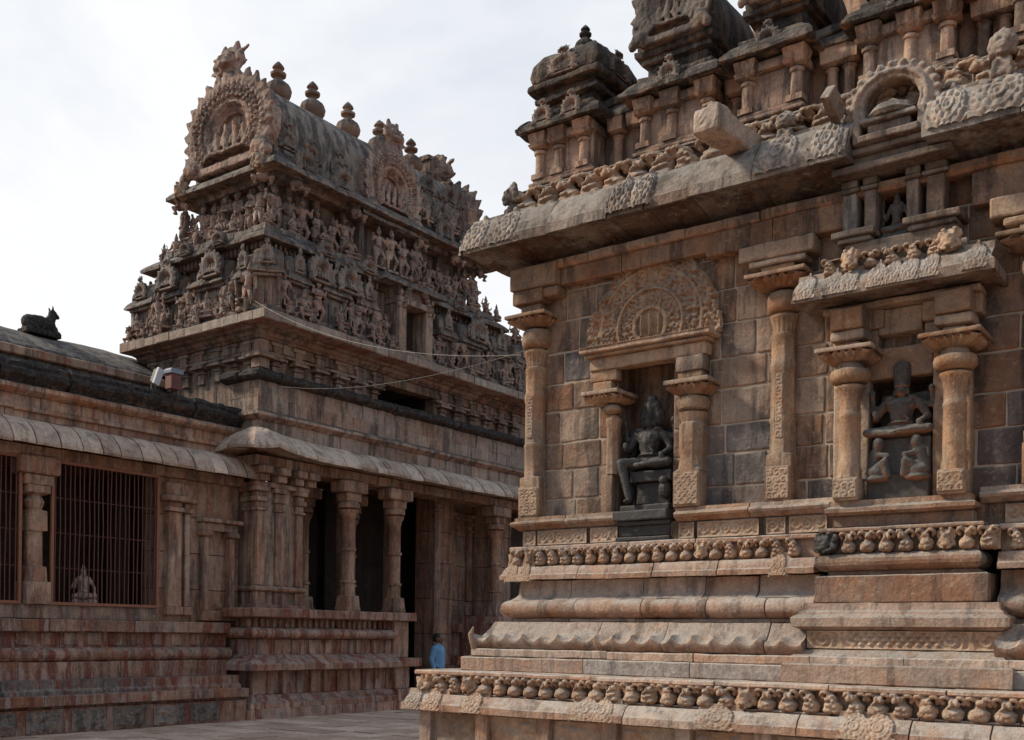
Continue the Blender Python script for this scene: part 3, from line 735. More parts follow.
# --- columns and pilasters
def plate(mb, x, y, z, r, h=.045, under=.10, lob=7):
    """square abacus on a petal-edged flare"""
    rings = []
    for (q, rr, amp) in ((0, .58, 0), (.35, .72, .03), (.8, .90, .05), (1., .94, .045)):
        ring = []
        for j in range(48):
            a = 2*PI*j/48; b = ((a + PI/4) % (PI/2)) - PI/4
            R_ = min(rr*r/math.cos(b), rr*r*1.36); side = math.tan(b)
            ring.append((x+math.cos(a)*R_, y+math.sin(a)*R_, z-under+under*q - amp*abs(math.sin(side*lob*PI/2))*1.0 + amp*.4))
        rings.append(ring)
    mb.loft(rings); mb.block(x-r, x+r, y-r, y+r, z, z+h, rnd=.01, amp=.004, cell=.06)
def pilaster(name, x, y, zb, zt, r, cap=.27, base=True, sides=8, label=None, hb=.36, k=1.0, corbel=None):
    """square foot, octagonal shaft with carved bands, cushion and petal-edged abacus; zt = top of abacus"""
    mb = MB()
    if base: mb.block(x-r*1.12, x+r*1.12, y-r*1.12, y+r*1.12, zb, zb+hb, rnd=.008, amp=.004)
    z = zb + (hb if base else 0); H = (zt-.06-.13*k) - z
    pr = [(z, r*1.06, 4), (z+.06*H, r*1.08, 4), (z+.07*H, r, 8), (z+.25*H, r*.98, sides), (z+.26*H, r*1.05, sides), (z+.28*H, r*1.05, sides), (z+.285*H, r*.98, sides),
          (z+.55*H, r*.96, sides), (z+.56*H, r*1.03, sides), (z+.60*H, r*1.03, sides), (z+.61*H, r*.95, sides), (z+.74*H, r*.94, sides), (z+.75*H, r*1.04, 0), (z+.77*H, r*1.04, 0), (z+.775*H, r*.9, -16), (z+.82*H, r*.95, -16), (z+.86*H, r*1.1, -16), (z+.865*H, r*1.15, 0), (z+.88*H, r*1.15, 0), (z+.885*H, r*.85, 0), (z+.9*H, r*.85, 0)]
    mb.shaft(x, y, pr, seg=48, amp=.0035)
    p = mb.build(name, 'col', S, smooth='auto', label=label)
    cb = MB(); zc = z+.895*H; hh = (zt-.06-.10*k) - zc
    rc = r*1.42
    cb.shaft(x, y, [(zc, rc*.7, 0)] + [(zc+hh*(.5-.5*math.cos(PI*i/8)), rc*(.72+.28*math.sin(PI*i/8)), 0) for i in range(1, 8)] + [(zc+hh, rc*.65, 0)], seg=40, amp=.003)
    plate(cb, x, y, zt-.05, cap*.95, .042, .085*k)
    c = cb.build('capital', 'col', p, smooth='auto')
    return p
def corbel(x0, x1, o, z0, z1, steps=3, parent=None):
    """stepped bracket carrying the beam"""
    mb = MB(); w = (x1-x0)/2; c = (x0+x1)/2; h = (z1-z0)/steps
    mb.block(c-w*.42, c+w*.42, Y0-o*.7, Y0+.1, z0, z0+h*.75, rnd=.012, amp=.005)
    mb.block(c-w*.72, c+w*.72, Y0-o*.78, Y0+.1, z0+h*.752, z0+h*1.4, rnd=.03, amp=.007)
    mb.block(c-w*.98, c+w*.92, Y0-o*.85, Y0+.1, z0+h*1.402, z0+h*2.98, rnd=.02, amp=.009)
    return mb.build('bracket', 'col', parent or S)
pilaster('pilaster', X0+.02, Y0-.01, 3.072, 5.44, .13, .30)
mb = MB(); mb.block(X0-.22, X0+.42, Y0-.25, Y0+.35, 5.72, 5.97); mb.block(X0-.2, X0+.22, Y0-.22, Y0+.3, 5.56, 5.718); mb.block(X0-.12, X0+.16, Y0-.16, Y0+.2, 5.45, 5.558)
mb.block(X0+.2, X0+.42, Y0-.2, Y0+.1, 5.60, 5.72, rnd=.03); mb.build('bracket', 'col', S)
pilaster('pilaster', -4.095, Y0-.02, 3.072, 5.335, .125, .33)
corbel(-4.52, -3.70, .28, 5.34, 5.65)
pilaster('pilaster', -1.72, Y0-.03, 3.072, 5.25, .13, .36)
corbel(-2.15, -1.3, .28, 5.25, 5.6)
# beam below the great eave, stepped
mb = MB()
mb.course([(-.1, 5.72), (.14, 5.72), (.15, 5.74), (.15, 5.90), (-.1, 5.90)], (-6.72, Y0), (-4.9, Y0), (0, -1), 0, 0, (.6, .9))
mb.course([(-.1, 5.655), (.16, 5.655), (.17, 5.67), (.17, 5.90), (-.1, 5.90)], (-4.9, Y0), (-3.45, Y0), (0, -1), 0, 0, (.5, .9))
mb.course([(-.1, 5.60), (.14, 5.60), (.15, 5.62), (.15, 5.90), (-.1, 5.90)], (-2.3, Y0), (XE, Y0), (0, -1), 0, 0, (.6, .9))
both(mb, [(-.1, 5.90), (.19, 5.90), (.21, 5.93), (.21, 5.99), (-.1, 5.99)], bl=(.6, 1.2))
mb.build('upper_beam', 'wall', S)

# low relief on the pilaster feet and bands
def fine(w, h, sd):
    def f(u, v):
        e = min(u, w-u, v, h-v)
        if e < .006: return -.01
        if e < .016: return .012
        cl = .075; row = math.floor(v/cl); cu = (math.floor(u/cl)+.5)*cl; cv = (row+.5)*cl; rr = math.hypot(u-cu, v-cv); aa = math.atan2(v-cv, (u-cu)*(1 if (int(u/cl)+row) % 2 else -1))
        return .004 + .014*(.5+.5*math.cos(rr*170 - aa + sd))*(.7+.6*noise.noise(Vector((u*20, v*20, sd))))
    return f
for (xc, yy, r_, z0, z1) in ((X0+.02, Y0-.01-.146, .13, 3.09, 3.42), (-4.095, Y0-.02-.141, .12, 3.09, 3.42), (-1.72, Y0-.03-.146, .13, 3.09, 3.42), (-3.34, Y0-.27-.13, .115, 3.02, 3.20), (-2.40, Y0-.27-.13, .115, 3.02, 3.20), (-5.085, Y0-.2, .14, 3.09, 3.43),
                          (X0+.02, Y0-.139, .042, 4.0, 4.5), (-4.095, Y0-.142, .042, 3.7, 4.35)):
    relief(xc-r_, xc+r_, z0, z1, yy, fine(2*r_, z1-z0, xc), .008).build('carved_panel', 'carve', S, smooth=True)
# --- left niche
nx = MB(); nx.box(-6.1, -5.28, Y0+.36, Y0+.46, 3.0, 4.85); nx.box(-6.1, -6.032, Y0+.02, Y0+.36, 3.0, 4.8); nx.box(-5.348, -5.28, Y0+.02, Y0+.36, 3.0, 4.8); nx.box(-6.1, -5.28, Y0+.02, Y0+.36, 4.742, 4.82)
nx.build('niche_recess', 'wall', S)
mb = MB(); mb.block(-6.33, -4.9, Y0-.15, Y0+.02, 4.665, 4.80, t=.2); mb.block(-6.36, -4.86, Y0-.21, Y0+.02, 4.802, 4.838, t=.1); mb.block(-6.40, -4.80, Y0-.27, Y0+.02, 4.84, 4.89, t=.4)
for i in range(56): mb.ell((-6.38+i*.0283, Y0-.265, 4.895), (.012, .02, .012), 6, 4)
lint = mb.build('niche_lintel', 'col', S)
mb = MB(); mb.block(-6.18, -6.035, Y0-.12, Y0, 3.07, 3.5); mb.shaft(-6.06, Y0-.05, [(3.5, .075, 8), (4.02, .07, 8), (4.05, .085, -12), (4.12, .085, -12), (4.13, .06, 0), (4.15, .06, 0)], seg=32); mb.ell((-6.07, Y0-.06, 4.22), (.105, .105, .065), 16, 10)
p = mb.build('niche_pilaster', 'col', S, smooth='auto')
cb = MB(); plate(cb, -6.13, Y0-.03, 4.37, .235, .045, .08); cb.block(-6.3, -6.06, Y0-.12, Y0, 4.42, 4.54); cb.block(-6.33, -5.99, Y0-.13, Y0, 4.542, 4.663); cb.build('capital', 'col', p, smooth='auto')
mb = MB(); mb.block(-5.24, -4.93, Y0-.2, Y0, 3.07, 3.45); mb.shaft(-5.08, Y0-.05, [(3.45, .145, 4), (3.5, .14, 8), (3.62, .13, 8), (3.64, .14, 8), (3.95, .14, 8), (3.97, .125, -14), (4.07, .15, -14), (4.08, .11, 0)], seg=48)
p = mb.build('niche_pilaster', 'col', S, smooth='auto')
cb = MB(); cb.shaft(-5.08, Y0-.05, [(4.08, .11, 0), (4.11, .16, 0), (4.17, .178, 0), (4.23, .16, 0), (4.26, .11, 0)], seg=32); plate(cb, -5.06, Y0-.04, 4.35, .26, .05, .10); cb.block(-5.22, -4.94, Y0-.16, Y0, 4.402, 4.50); cb.block(-5.24, -4.92, Y0-.18, Y0, 4.502, 4.662, g=.5); cb.build('capital', 'col', p, smooth='auto')
# carved arch over it: medallion, rings, scrolls, dancing figures
def tor(u, v):
    x = u - 6.42; z = v + 4.90; cx, cz = -5.62, 5.10
    w = 1.64; top = .30 + .55*min(1, min(u/.42, (w-u)/.36)**.8 if 0 < u < w else 0)
    if u > 1.27: top = min(top, .30+.5*(1.66-u)/.33*1.1) if u < 1.6 else .2
    n = noise.noise(Vector((x*15, z*15, 1.3)))
    edge = v < top + .02*math.sin(u*40)
    if not edge: return -.02
    r = math.hypot(x-cx, z-cz); a = math.atan2(z-cz, x-cx)
    d = .035
    if r < .17: d = .022 + .05*max(0, math.sin((x-cx)*58+1.2))*(abs(z-cz) < .12)
    elif r < .22: d = .055
    elif r < .38: d = .03 + .022*max(0, math.sin(a*23 + n*4))*max(0, math.sin((r-.22)*20+.3)) + .03*noise.noise(Vector((x*34, z*34, 2)))
    elif r < .415: d = .062
    elif r < .60: d = .03 + .022*max(0, math.sin(a*17+r*19))*(.6+n) + .035*noise.noise(Vector((x*28, z*28, 5)))
    elif r < .635: d = .05
    else: d = .03 + .03*max(0, math.sin(r*42 + math.sin(a*9)*2.2 + n*3)) + .04*noise.noise(Vector((x*26, z*26, 7)))
    if v > top-.03: d += .02
    return d + .008*n
relief(-6.42, -4.76, 4.90, 5.78, Y0-.006, tor, .0085).build('carved_arch', 'col', S, smooth=True)

# --- projecting bay with the second niche
def bcourse(mb, prof, x0, x1, **k):
    """course round three sides of the bay; x0,x1 = its side planes at offset 0"""
    mb.course(prof, (x0, Y0), (x1, Y0), (0, -1), 1, 1, (.5, .9), **k)
    # short returns
    for (sx, ox) in ((x0, -1), (x1, 1)):
        bk = Y0 + .05
        a, b = ((sx, bk), (sx, Y0)) if ox < 0 else ((sx, Y0), (sx, bk))
        mb.course(prof, a, b, (ox, 0), 0 if ox < 0 else 1, 1 if ox < 0 else 0, (.5, .9), **k)
E_ = dict(cell=.09)
mb = MB()
bcourse(mb, slabprof(.655, 1.287, 1.47, .0), -3.18, -2.48)
bcourse(mb, [(0, 1.47), (.50, 1.47), (.505, 1.475), (.505, 1.535), (.49, 1.55), (.43, 1.60), (0, 1.60)], -3.31, -2.41)
bcourse(mb, [(0, 1.60), (.375, 1.60), (.375, 1.79), (0, 1.79)], -3.30, -2.34)
bcourse(mb, [(0, 1.79), (.42, 1.79), (.47, 1.812), (.50, 1.82), (.505, 1.90), (.49, 1.915), (.45, 1.935), (.445, 1.955), (.41, 1.975), (.40, 2.04), (0, 2.04)], -3.31, -2.38)
bcourse(mb, slabprof(.35, 2.04, 2.30, 0), -3.28, -2.44, jit=.002)
bcourse(mb, slabprof(.26, 2.30, 2.345, 0), -3.28, -2.44)
bcourse(mb, torus_prof(.27, 2.425, .082, 0), -3.28, -2.49, greyp=.45)
bcourse(mb, slabprof(.22, 2.507, 2.72, 0), -3.28, -2.46); bcourse(mb, slabprof(.33, 2.71, 2.752, 0), -3.28, -2.46)
bcourse(mb, slabprof(.24, 2.752, 2.868, 0), -3.26, -2.48)
bcourse(mb, [(0, 2.868), (.33, 2.868), (.372, 2.89), (.375, 2.925), (.33, 2.95), (.33, 3.0), (0, 3.0)], -3.18, -2.57)
mb.build('bay_moulding', 'base', S, smooth=False)
def bp(u, v):
    w, h = 1.72, .165
    e = min(v, h-v)
    if e < .012: return .03
    if .46 < u < 1.22:
        return .008 + .04*abs(math.sin((u+v)*PI/.085))*abs(math.sin((u-v)*PI/.085))
    q = (u % .29)/.29
    if q < .12: return .03
    cu = (math.floor(u/.29)+.56)*.29; r = math.hypot(u-cu, v-h/2)
    return .008 + .028*(.5+.5*math.sin(r*95 + 1.6*math.atan2(v-h/2, u-cu)))
relief(-3.68, -1.96, 1.612, 1.778, Y0-.377, bp, .011).build('carved_panel', 'carve', S, smooth=True)
for k in range(9):
    x = -3.50 + k*.175
    if k == 0: continue
    (inst(MAK, 'frieze_monster_head', S, (x, Y0-.28, 2.50), 0, (.16, .16, .22)) if k == 6 else lion(x, .24, 2.508, .15, .212, .13))
bl = MB(); bl.v = []; lionk = inst(MAK.copy(), 'frieze_monster_head', S, (-3.54, Y0-.28, 2.50), -.5, (.30, .2, .22), label='blackened monster head at the corner of the frieze')
lionk.data.materials.clear(); lionk.data.materials.append(M['dark'])
# bay wall above, with opening
mb = MB()
mb.block(-3.56, -3.215, Y0-.1, Y0+.02, 3.0, 4.45); mb.block(-2.635, -2.3, Y0-.1, Y0+.02, 3.0, 4.45); mb.block(-3.215, -2.635, Y0-.1, Y0+.02, 4.16, 4.45)
for (a, b) in ((-3.56, -3.12), (-2.70, -2.26)):
    mb.block(a, b, Y0-.15, Y0+.02, 4.452, 4.62); mb.block(a-.01, b+.06, Y0-.2, Y0+.02, 4.622, 4.80)
mb.block(-3.12, -2.72, Y0-.16, Y0+.02, 4.56, 4.80); mb.block(-3.62, -2.2, Y0-.28, Y0+.02, 4.802, 4.86)
mb.build('bay_wall', 'col', S)
nx = MB(); nx.box(-3.3, -2.55, Y0+.33, Y0+.42, 2.95, 4.3); nx.box(-3.3, -3.222, Y0+.02, Y0+.33, 2.95, 4.3); nx.box(-2.628, -2.55, Y0+.02, Y0+.33, 2.95, 4.3); nx.box(-3.3, -2.55, Y0+.02, Y0+.33, 4.162, 4.3); nx.box(-3.22, -2.63, Y0-.3, Y0+.33, 2.9, 2.995)
nx.build('niche_recess', 'wall', S)
def column(x, r=.103):
    y = Y0-.27; mb = MB()
    mb.block(x-r*1.1, x+r*1.1, y-r*1.1, y+r*1.1, 3.0, 3.22, rnd=.008)
    mb.shaft(x, y, [(3.22, r*1.02, 8), (3.3, r, 8), (3.32, r*.97, 16), (3.78, r*.94, 16), (3.79, r*1.0, 0), (3.82, r*1.0, 0), (3.83, r*.93, 0), (3.95, r*.92, 0), (3.97, r, -16), (4.03, r*1.05, -16), (4.06, r*1.3, 0), (4.085, r*1.3, 0), (4.09, r*.9, 0), (4.13, r*.85, 0)], seg=48, amp=.003)
    p = mb.build('column', 'col', S, smooth='auto'); cb = MB()
    cb.shaft(x, y, [(4.10, .11, 0), (4.12, .16, 0), (4.15, .185, 0), (4.19, .19, 0), (4.225, .18, 0), (4.25, .13, 0), (4.30, .11, 0)], seg=40, amp=.004)
    plate(cb, x, y+.02, 4.385, .265, .04, .085, lob=7); cb.block(x-.10, x+.10, y-.06, Y0-.1, 4.427, 4.50); cb.block(x-.165, x+.165, y-.12, Y0-.1, 4.502, 4.60, rnd=.03); cb.block(x-.15, x+.15, y-.15, Y0-.1, 4.602, 4.80)
    cb.build('capital', 'col', p, smooth='auto')
column(-3.34); column(-2.40)
mb = MB()
for i in range(17): pass
bcourse(mb, kapota(.60, 4.86, 4.955, .43, 5.11, 0, soff=4.86), -3.20, -2.62)
bcourse(mb, slabprof(.40, 5.11, 5.13, 0), -3.2, -2.62)
bcourse(mb, slabprof(.32, 5.13, 5.27, 0), -3.2, -2.62); bcourse(mb, slabprof(.26, 5.27, 5.44, 0), -3.15, -2.67)
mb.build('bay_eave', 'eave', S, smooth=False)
for x, s in ((-3.68, 1.), (-3.42, .9), (-3.27, .9), (-3.02, .8), (-2.88, .8), (-2.73, .9), (-2.55, .8), (-2.18, 1.)): medal(x, 'bay', s)
for k in range(6): lion(-3.50+k*.19, .34, 5.125, .15, .165, .12)
inst(MAK, 'frieze_monster_head', S, (-2.42, Y0-.42, 5.12), 0, (.2, .16, .22)); inst(MAK, 'frieze_monster_head', S, (-3.28, Y0-.5, 5.11), -.2, (.16, .12, .2))
mb = MB()
for (a, b) in ((-3.52, -3.12), (-2.86, -2.36)):
    mb.block(a, b, Y0-.34, Y0, 5.49, 5.555); mb.block(a+.04, b-.04, Y0-.3, Y0, 5.44, 5.488)
mb.block(-3.12, -2.86, Y0-.2, Y0, 5.40, 5.45)
for (x, w) in ((-3.38, .13), (-3.19, .11), (-2.80, .11), (-2.60, .16)):
    mb.block(x-w/2, x+w/2, Y0-.24, Y0, 5.557, 5.93); mb.block(x-w*.7, x+w*.7, Y0-.27, Y0, 5.932, 5.97); mb.block(x-w*.6, x+w*.6, Y0-.25, Y0, 5.972, 6.05)
mb.block(-3.50, -2.42, Y0-.42, Y0, 6.052, 6.12); mb.block(-3.42, -2.5, Y0-.36, Y0, 6.122, 6.2); mb.block(-3.36, -2.56, Y0-.44, Y0, 6.202, 6.26)
mb.build('upper_niche_frame', 'eave', S)
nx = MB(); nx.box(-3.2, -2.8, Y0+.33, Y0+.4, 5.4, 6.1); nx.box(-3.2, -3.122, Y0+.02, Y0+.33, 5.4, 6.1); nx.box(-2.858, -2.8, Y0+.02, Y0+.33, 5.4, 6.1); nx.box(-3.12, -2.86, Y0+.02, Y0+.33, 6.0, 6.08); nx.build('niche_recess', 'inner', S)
# small gabled tabernacle that breaks the great eave: stepped altar under a horseshoe gable
mb = MB()
mb.block(-3.22, -2.68, Y0-.52, Y0-.1, 6.262, 6.33); mb.block(-3.14, -2.76, Y0-.48, Y0-.1, 6.332, 6.42); mb.block(-3.2, -2.70, Y0-.53, Y0-.1, 6.422, 6.465)
mb.shaft(-2.95, Y0-.36, [(6.465, .2, 8), (6.50, .215, 8), (6.57, .17, 8), (6.62, .07, 8), (6.66, .02, 8)], seg=24)
for (x, w_) in ((-3.24, .07), (-2.66, .07)): mb.block(x-w_/2, x+w_/2, Y0-.5, Y0-.1, 6.262, 6.48)
mb.build('tabernacle', 'eave', S)
rings = []; gm = MB()
for k in range(33):
    a_ = R(-28 + 236*k/32); c, s_ = math.cos(a_), math.sin(a_); w1 = 1+.04*abs(math.sin(k*1.3))
    rings.append([(-2.95 + c*rr, Y0 - yy, 6.60 + s_*rr*.86) for rr, yy in ((.25, .1), (.25, .42), (.27, .45), (.29, .42), (.31, .47), (.34, .47), (.36, .43), (.40*w1, .42), (.40*w1, .1))])
gm.loft(rings)
for k in range(17):
    a_ = R(-22 + 224*k/16); gm.ell((-2.95 + math.cos(a_)*.41, Y0-.40, 6.60 + math.sin(a_)*.355), (.04, .05, .035), 8, 6)
for q in (-1, 1): gm.ell((-2.95+q*.38, Y0-.43, 6.42), (.09, .07, .08), 12, 8); gm.ell((-2.95+q*.44, Y0-.43, 6.36), (.06, .05, .05), 10, 8)
def carve_f(w, h, sd, d0=.03, dep=.05, arch=None):
    def f(u, v):
        e = min(u, w-u, v, h-v)
        if e < .004: return -.03
        if arch:
            r = math.hypot(u-arch[0], v-arch[1])
            if r < arch[2]: return -.03
        P_ = Vector((u*9, v*9, sd)); wv = noise.noise(P_)
        return d0 + dep*(.5+.5*math.sin(u*46 + 5*wv + 2.5*math.sin(v*30)))*(.5+.5*math.sin(v*52 + 6*wv + sd)) + (.014 if e < .02 else 0) + .008*noise.noise(P_*4)
    return f
me = sculpt(gm, 'tabernacle_gable_mesh', .013, 'ecarve', rough=.007, rs=18, smooth=1); o = bpy.data.objects.new('tabernacle_gable', me); COL.objects.link(o); put(o, S)
relief(-3.62, -2.28, 6.55, 6.93, Y0-.16, carve_f(1.34, .38, 15, d0=.03, dep=.04, arch=(.67, .02, .24)), .009).build('carved_panel', 'ecarve', S, smooth=True)
inst(CREST, 'crest_lion', S, (-2.95, Y0-.30, 6.88), 0, (.18, .2, .16))
# --- the great eave
def lipw(sp, o, z): return o, z
mb = MB()
gk = kapota(.62, 6.12, 6.235, .365, 6.575, -.1, soff=6.0, n=8)
both(mb, gk, bl=(.42, .8), xb=-3.30, jit=.012, greyp=.08, cell=.08, amp=.009); both(mb, gk, bl=(.45, .8), x_from=-2.62, jit=.01, greyp=.5, amp=.009)
both(mb, slabprof(.30, 6.575, 6.615, -.1), ret=True)
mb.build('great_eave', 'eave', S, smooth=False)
for x, s in ((-7.66, .8), (-7.22, .85), (-5.72, .62), (-5.45, .62), (-3.98, .95), (-3.50, .75), (-2.42, .72), (-2.02, 1.1), (-.8, .7)): medal(x, 'top', s)
# running beasts above it
mb = MB(); both(mb, slabprof(.05, 6.615, 6.89, -.3, r=.003)); both(mb, slabprof(.16, 6.885, 6.92, -.3), amp=.012); mb.build('upper_frieze_slab', 'eave', S)
x = X0 - .03
while x < .2:
    if True: lion(x, .06, 6.585, .335, .315, .22, name='upper_frieze_beast')
    x += .295
inst(CREST, 'crest_lion', S, (X0-.20, Y0-.22, 6.50), -PI/5, (.36, .36, .50)); inst(CREST, 'crest_lion', S, (-3.98, Y0-.34, 6.52), .1, (.34, .3, .32)); inst(CREST, 'crest_lion', S, (-2.02, Y0-.36, 6.53), .1, (.40, .3, .46))
mb = MB(); mb.limb((-4.42, Y0+.2, 6.62), (-4.58, Y0-1.0, 6.62), .001, .001)
sp = MB(); sp.block(-.13, .13, -.95, .3, -.11, .11, cell=.06, amp=.012, rnd=.03, fr=6); sp.block(-.15, .15, -1.0, -.72, -.12, .14, cell=.05, amp=.018, rnd=.04, fr=9); sp.block(-.06, .06, -.98, -.7, .14, .17, cell=.04, amp=.01)
so = sp.build('water_spout', 'base', None); so.location = (-4.36, Y0, 6.60); so.rotation_euler = (R(-4), 0, R(-10)); put(so, S)
mb2 = MB(); mb2.block(-.05, .05, -.3, .0, -.08, .08, cell=.05, amp=.01)
so = mb2.build('broken_spout', 'eave', None); so.location = (-3.42, Y0-.45, 6.58); so.rotation_euler = (R(-30), R(15), R(-12)); put(so, S)

# --- blackened upper storey: aedicules, dark cornice, domed pavilions
mb = MB(); both(mb, slabprof(.04, 6.922, 6.96, -.6), tv=.4); both(mb, [(-.7, 6.96), (-.30, 6.96), (-.30, 7.62), (-.7, 7.62)], bl=(.5, .8)); mb.build('upper_wall', 'upper', S)
def aedicule(x0, x1, o=.03, zt=7.58, cols=None, back=-.3):
    mb = MB()
    mb.block(x0+.03, x1-.03, Y0-o+.06, Y0-back, 7.05, zt-.12, t=.4, cell=.12)
    mb.block(x0-.04, x1+.04, Y0-o-.05, Y0-back, 6.962, 7.005); mb.block(x0, x1, Y0-o-.02, Y0-back, 7.007, 7.05)
    for x in (cols or (x0+.07, x1-.07)):
        mb.shaft(x, Y0-o+.05, [(7.05, .085, 4), (7.11, .085, 4), (7.12, .062, 8), (7.34, .058, 8), (7.35, .075, 0), (7.38, .08, 0), (7.40, .06, 0), (7.42, .1, 4), (7.46, .12, 4), (7.47, .1, 4), (7.58, .12, 4)], seg=24, amp=.005)
    mb.block(x0, x1, Y0-o-.0, Y0-back, zt-.12, zt-.02, cell=.1)
    a = mb.build('upper_pavilion', 'upper', S, smooth='auto')
    e = MB()
    for (sx, ex) in ((x0, x1),):
        prof = kapota(.16, zt, zt+.05, .04, zt+.17, -.4, soff=zt-.02)
        e.course(prof, (x0, Y0-o), (x1, Y0-o), (0, -1), 1, 1, (.4, .7), jit=.015, amp=.018)
        e.course(prof, (x0, Y0-back+.2), (x0, Y0-o), (-1, 0), 0, 1, (.4, .7), jit=.01, amp=.018); e.course(prof, (x1, Y0-o), (x1, Y0-back+.2), (1, 0), 1, 0, (.4, .7), jit=.01, amp=.018)
        e.block(x0-.02, x1+.02, Y0-o-.02, Y0-back+.3, zt+.17, zt+.23, cell=.08, amp=.02, rnd=.02)
    e.build('upper_eave', 'ublack', S)
    return a
aedicule(-7.20, -6.38, .05, cols=(-7.13, -6.86, -6.52)); aedicule(-5.80, -4.92, .05, cols=(-5.73, -5.40, -4.99)); aedicule(-4.58, -3.92, .10, cols=(-4.51, -3.99)); aedicule(-3.35, -2.5, .05, cols=(-3.28, -2.9, -2.57)); aedicule(-2.0, -1.2, .1); aedicule(-.6, .4, .05)
mb = MB(); both(mb, kapota(-.10, 7.60, 7.65, -.2, 7.77, -.8, soff=7.60), jit=.015, amp=.02); both(mb, slabprof(-.16, 7.77, 7.86, -.8), amp=.02, jit=.02); mb.build('upper_eave', 'ublack', S)
for x in (-6.2, -5.95, -4.75, -3.72, -3.55, -2.3, -2.12):
    mb = MB(); mb.shaft(x, Y0+.22, [(6.96, .08, 4), (7.05, .08, 4), (7.06, .055, 8), (7.38, .052, 8), (7.4, .075, 0), (7.43, .05, 0), (7.45, .1, 4), (7.6, .11, 4)], seg=24, amp=.004); mb.build('upper_pilaster', 'upper', S, smooth='auto')
for x in (-7.0, -6.6, -5.36, -4.25, -2.93, -1.6): 
    o = inst(ARCHS, 'small_gable', S, (x, Y0-.18, 7.72), 0, (.13, .16, .12))
def gable_pav(xc, w, z, d0, d1, h, arch=True):
    """barrel roofed pavilion end on the skyline"""
    mb = MB(); hw = w/2
    mb.block(xc-hw*.78, xc+hw*.78, Y0+d0+.12, Y0+d1-.1, z, z+.16, amp=.012); mb.block(xc-hw*.9, xc+hw*.9, Y0+d0+.05, Y0+d1-.04, z+.162, z+.22, amp=.015); mb.block(xc-hw*1.02, xc+hw*1.02, Y0+d0, Y0+d1, z+.222, z+.29, amp=.02)
    rings = []
    for i in range(13):
        y = Y0+d0+.04 + (d1-d0-.1)*i/12; ring = []
        for j in range(25):
            a = -.22*PI/2 + (PI*1.22)*j/24; rr = 1 + .03*noise.noise(Vector((y*3, j*.4, xc)))
            ring.append((xc + hw*1.0*math.cos(a)*rr, y, z+.29+h*.22 + h*.78*math.sin(a)*rr))
        rings.append(ring)
    mb.loft(rings); p = mb.build('barrel_roof', 'ublack', S, smooth='auto')
    inst(ARCHS, 'small_gable', S, (xc, Y0+d0-.05, z+.32+h*.42), 0, (hw*.98, .35, h*.58))
    return p
# corner pavilion: square dome
mb = MB(); kx, ky = -6.80, Y0+.42
mb.block(kx-.34, kx+.34, ky-.34, ky+.34, 7.83, 7.96, amp=.02); mb.block(kx-.43, kx+.43, ky-.43, ky+.43, 7.962, 8.02, amp=.02, cell=.06); mb.block(kx-.38, kx+.38, ky-.38, ky+.38, 8.022, 8.10, amp=.02, cell=.06); mb.block(kx-.50, kx+.50, ky-.50, ky+.50, 8.102, 8.18, amp=.022, cell=.05, rnd=.03)
mb.shaft(kx, ky, [(8.18, .43, 4), (8.21, .465, 4), (8.30, .48, 4), (8.40, .465, 4), (8.49, .41, 4), (8.56, .31, 4), (8.60, .18, 8), (8.62, .1, 8)], seg=96, amp=.03)
mb.build('square_dome', 'ublack', S, smooth='auto')
for (dx, dy, rz) in ((0, -.47, 0), (.47, 0, PI/2), (-.47, 0, -PI/2)): inst(ARCHS, 'small_gable', S, (kx+dx, ky+dy, 8.31), rz, (.21, .2, .13))
FINM = finial_mb(); 
def finmesh(mat):
    me = bpy.data.meshes.new('finial_mesh'); me.from_pydata(FINM.v, [], FINM.f); fixn(me); me.materials.append(M[mat]); me.polygons.foreach_set('use_smooth', [True]*len(me.polygons)); me.set_sharp_from_angle(angle=R(40)); return me
FIND = finmesh('ublack'); FINT = finmesh('finial')
inst(FIND, 'finial', S, (kx, ky, 8.56), 0, (.30, .30, .42))
gable_pav(-5.36, .92, 7.80, -.10, 1.15, .85); gable_pav(-4.2, .70, 7.84, -.1, 1.1, .7); gable_pav(-2.95, .9, 7.80, -.1, 1.1, .9); gable_pav(-1.6, .8, 7.8, -.1, 1.1, .9)
inst(FIND, 'finial', S, (-5.36, Y0+.2, 8.9), 0, .36)
mb = MB(); mb.block(X0+.3, XE, Y0+.5, YB, 7.0, 7.84, cell=.5); mb.build('roof_terrace', 'ublack', S)
# inner tier behind the parapet
mb = MB(); mb.block(-5.2, XE, Y0+1.6, YB, 7.85, 9.2, cell=.5, amp=.02); mb.build('inner_tier', 'upper', S)

# --- statues in the niches (they stand in them: things of their own)
sb = seated(7, 4, True, .25, ped=False)
for (q, z, r_) in ((0, .74, .15), (0, .84, .115), (0, .93, .07)): sb.ell((q, .04, z), (r_, .07, r_*1.05))
for k in range(-3, 4): sb.limb((k*.03, -.0, .72), (k*.014, -.0, .95), .02, .012, 6)
me = sculpt(sb, 'seated_god_mesh', .010, 'dark', rough=.005, rs=20, smooth=2)
o = bpy.data.objects.new('seated_statue', me); COL.objects.link(o); o.location = (-5.66, Y0+.06, 3.41); o.scale = (1.10, 1.0, .96)
mb = MB()
mb.block(-.335, .335, -.19, .22, -.672, -.62, t=0, cell=.05); mb.block(-.325, .325, -.17, .22, -.618, -.50, t=0, cell=.05); mb.block(-.335, .335, -.21, .22, -.498, -.45, t=.3, cell=.05); mb.block(-.335, .335, -.27, .22, -.448, -.34, t=.3, cell=.05); mb.block(-.30, .30, -.16, .22, -.338, -.27, cell=.05)
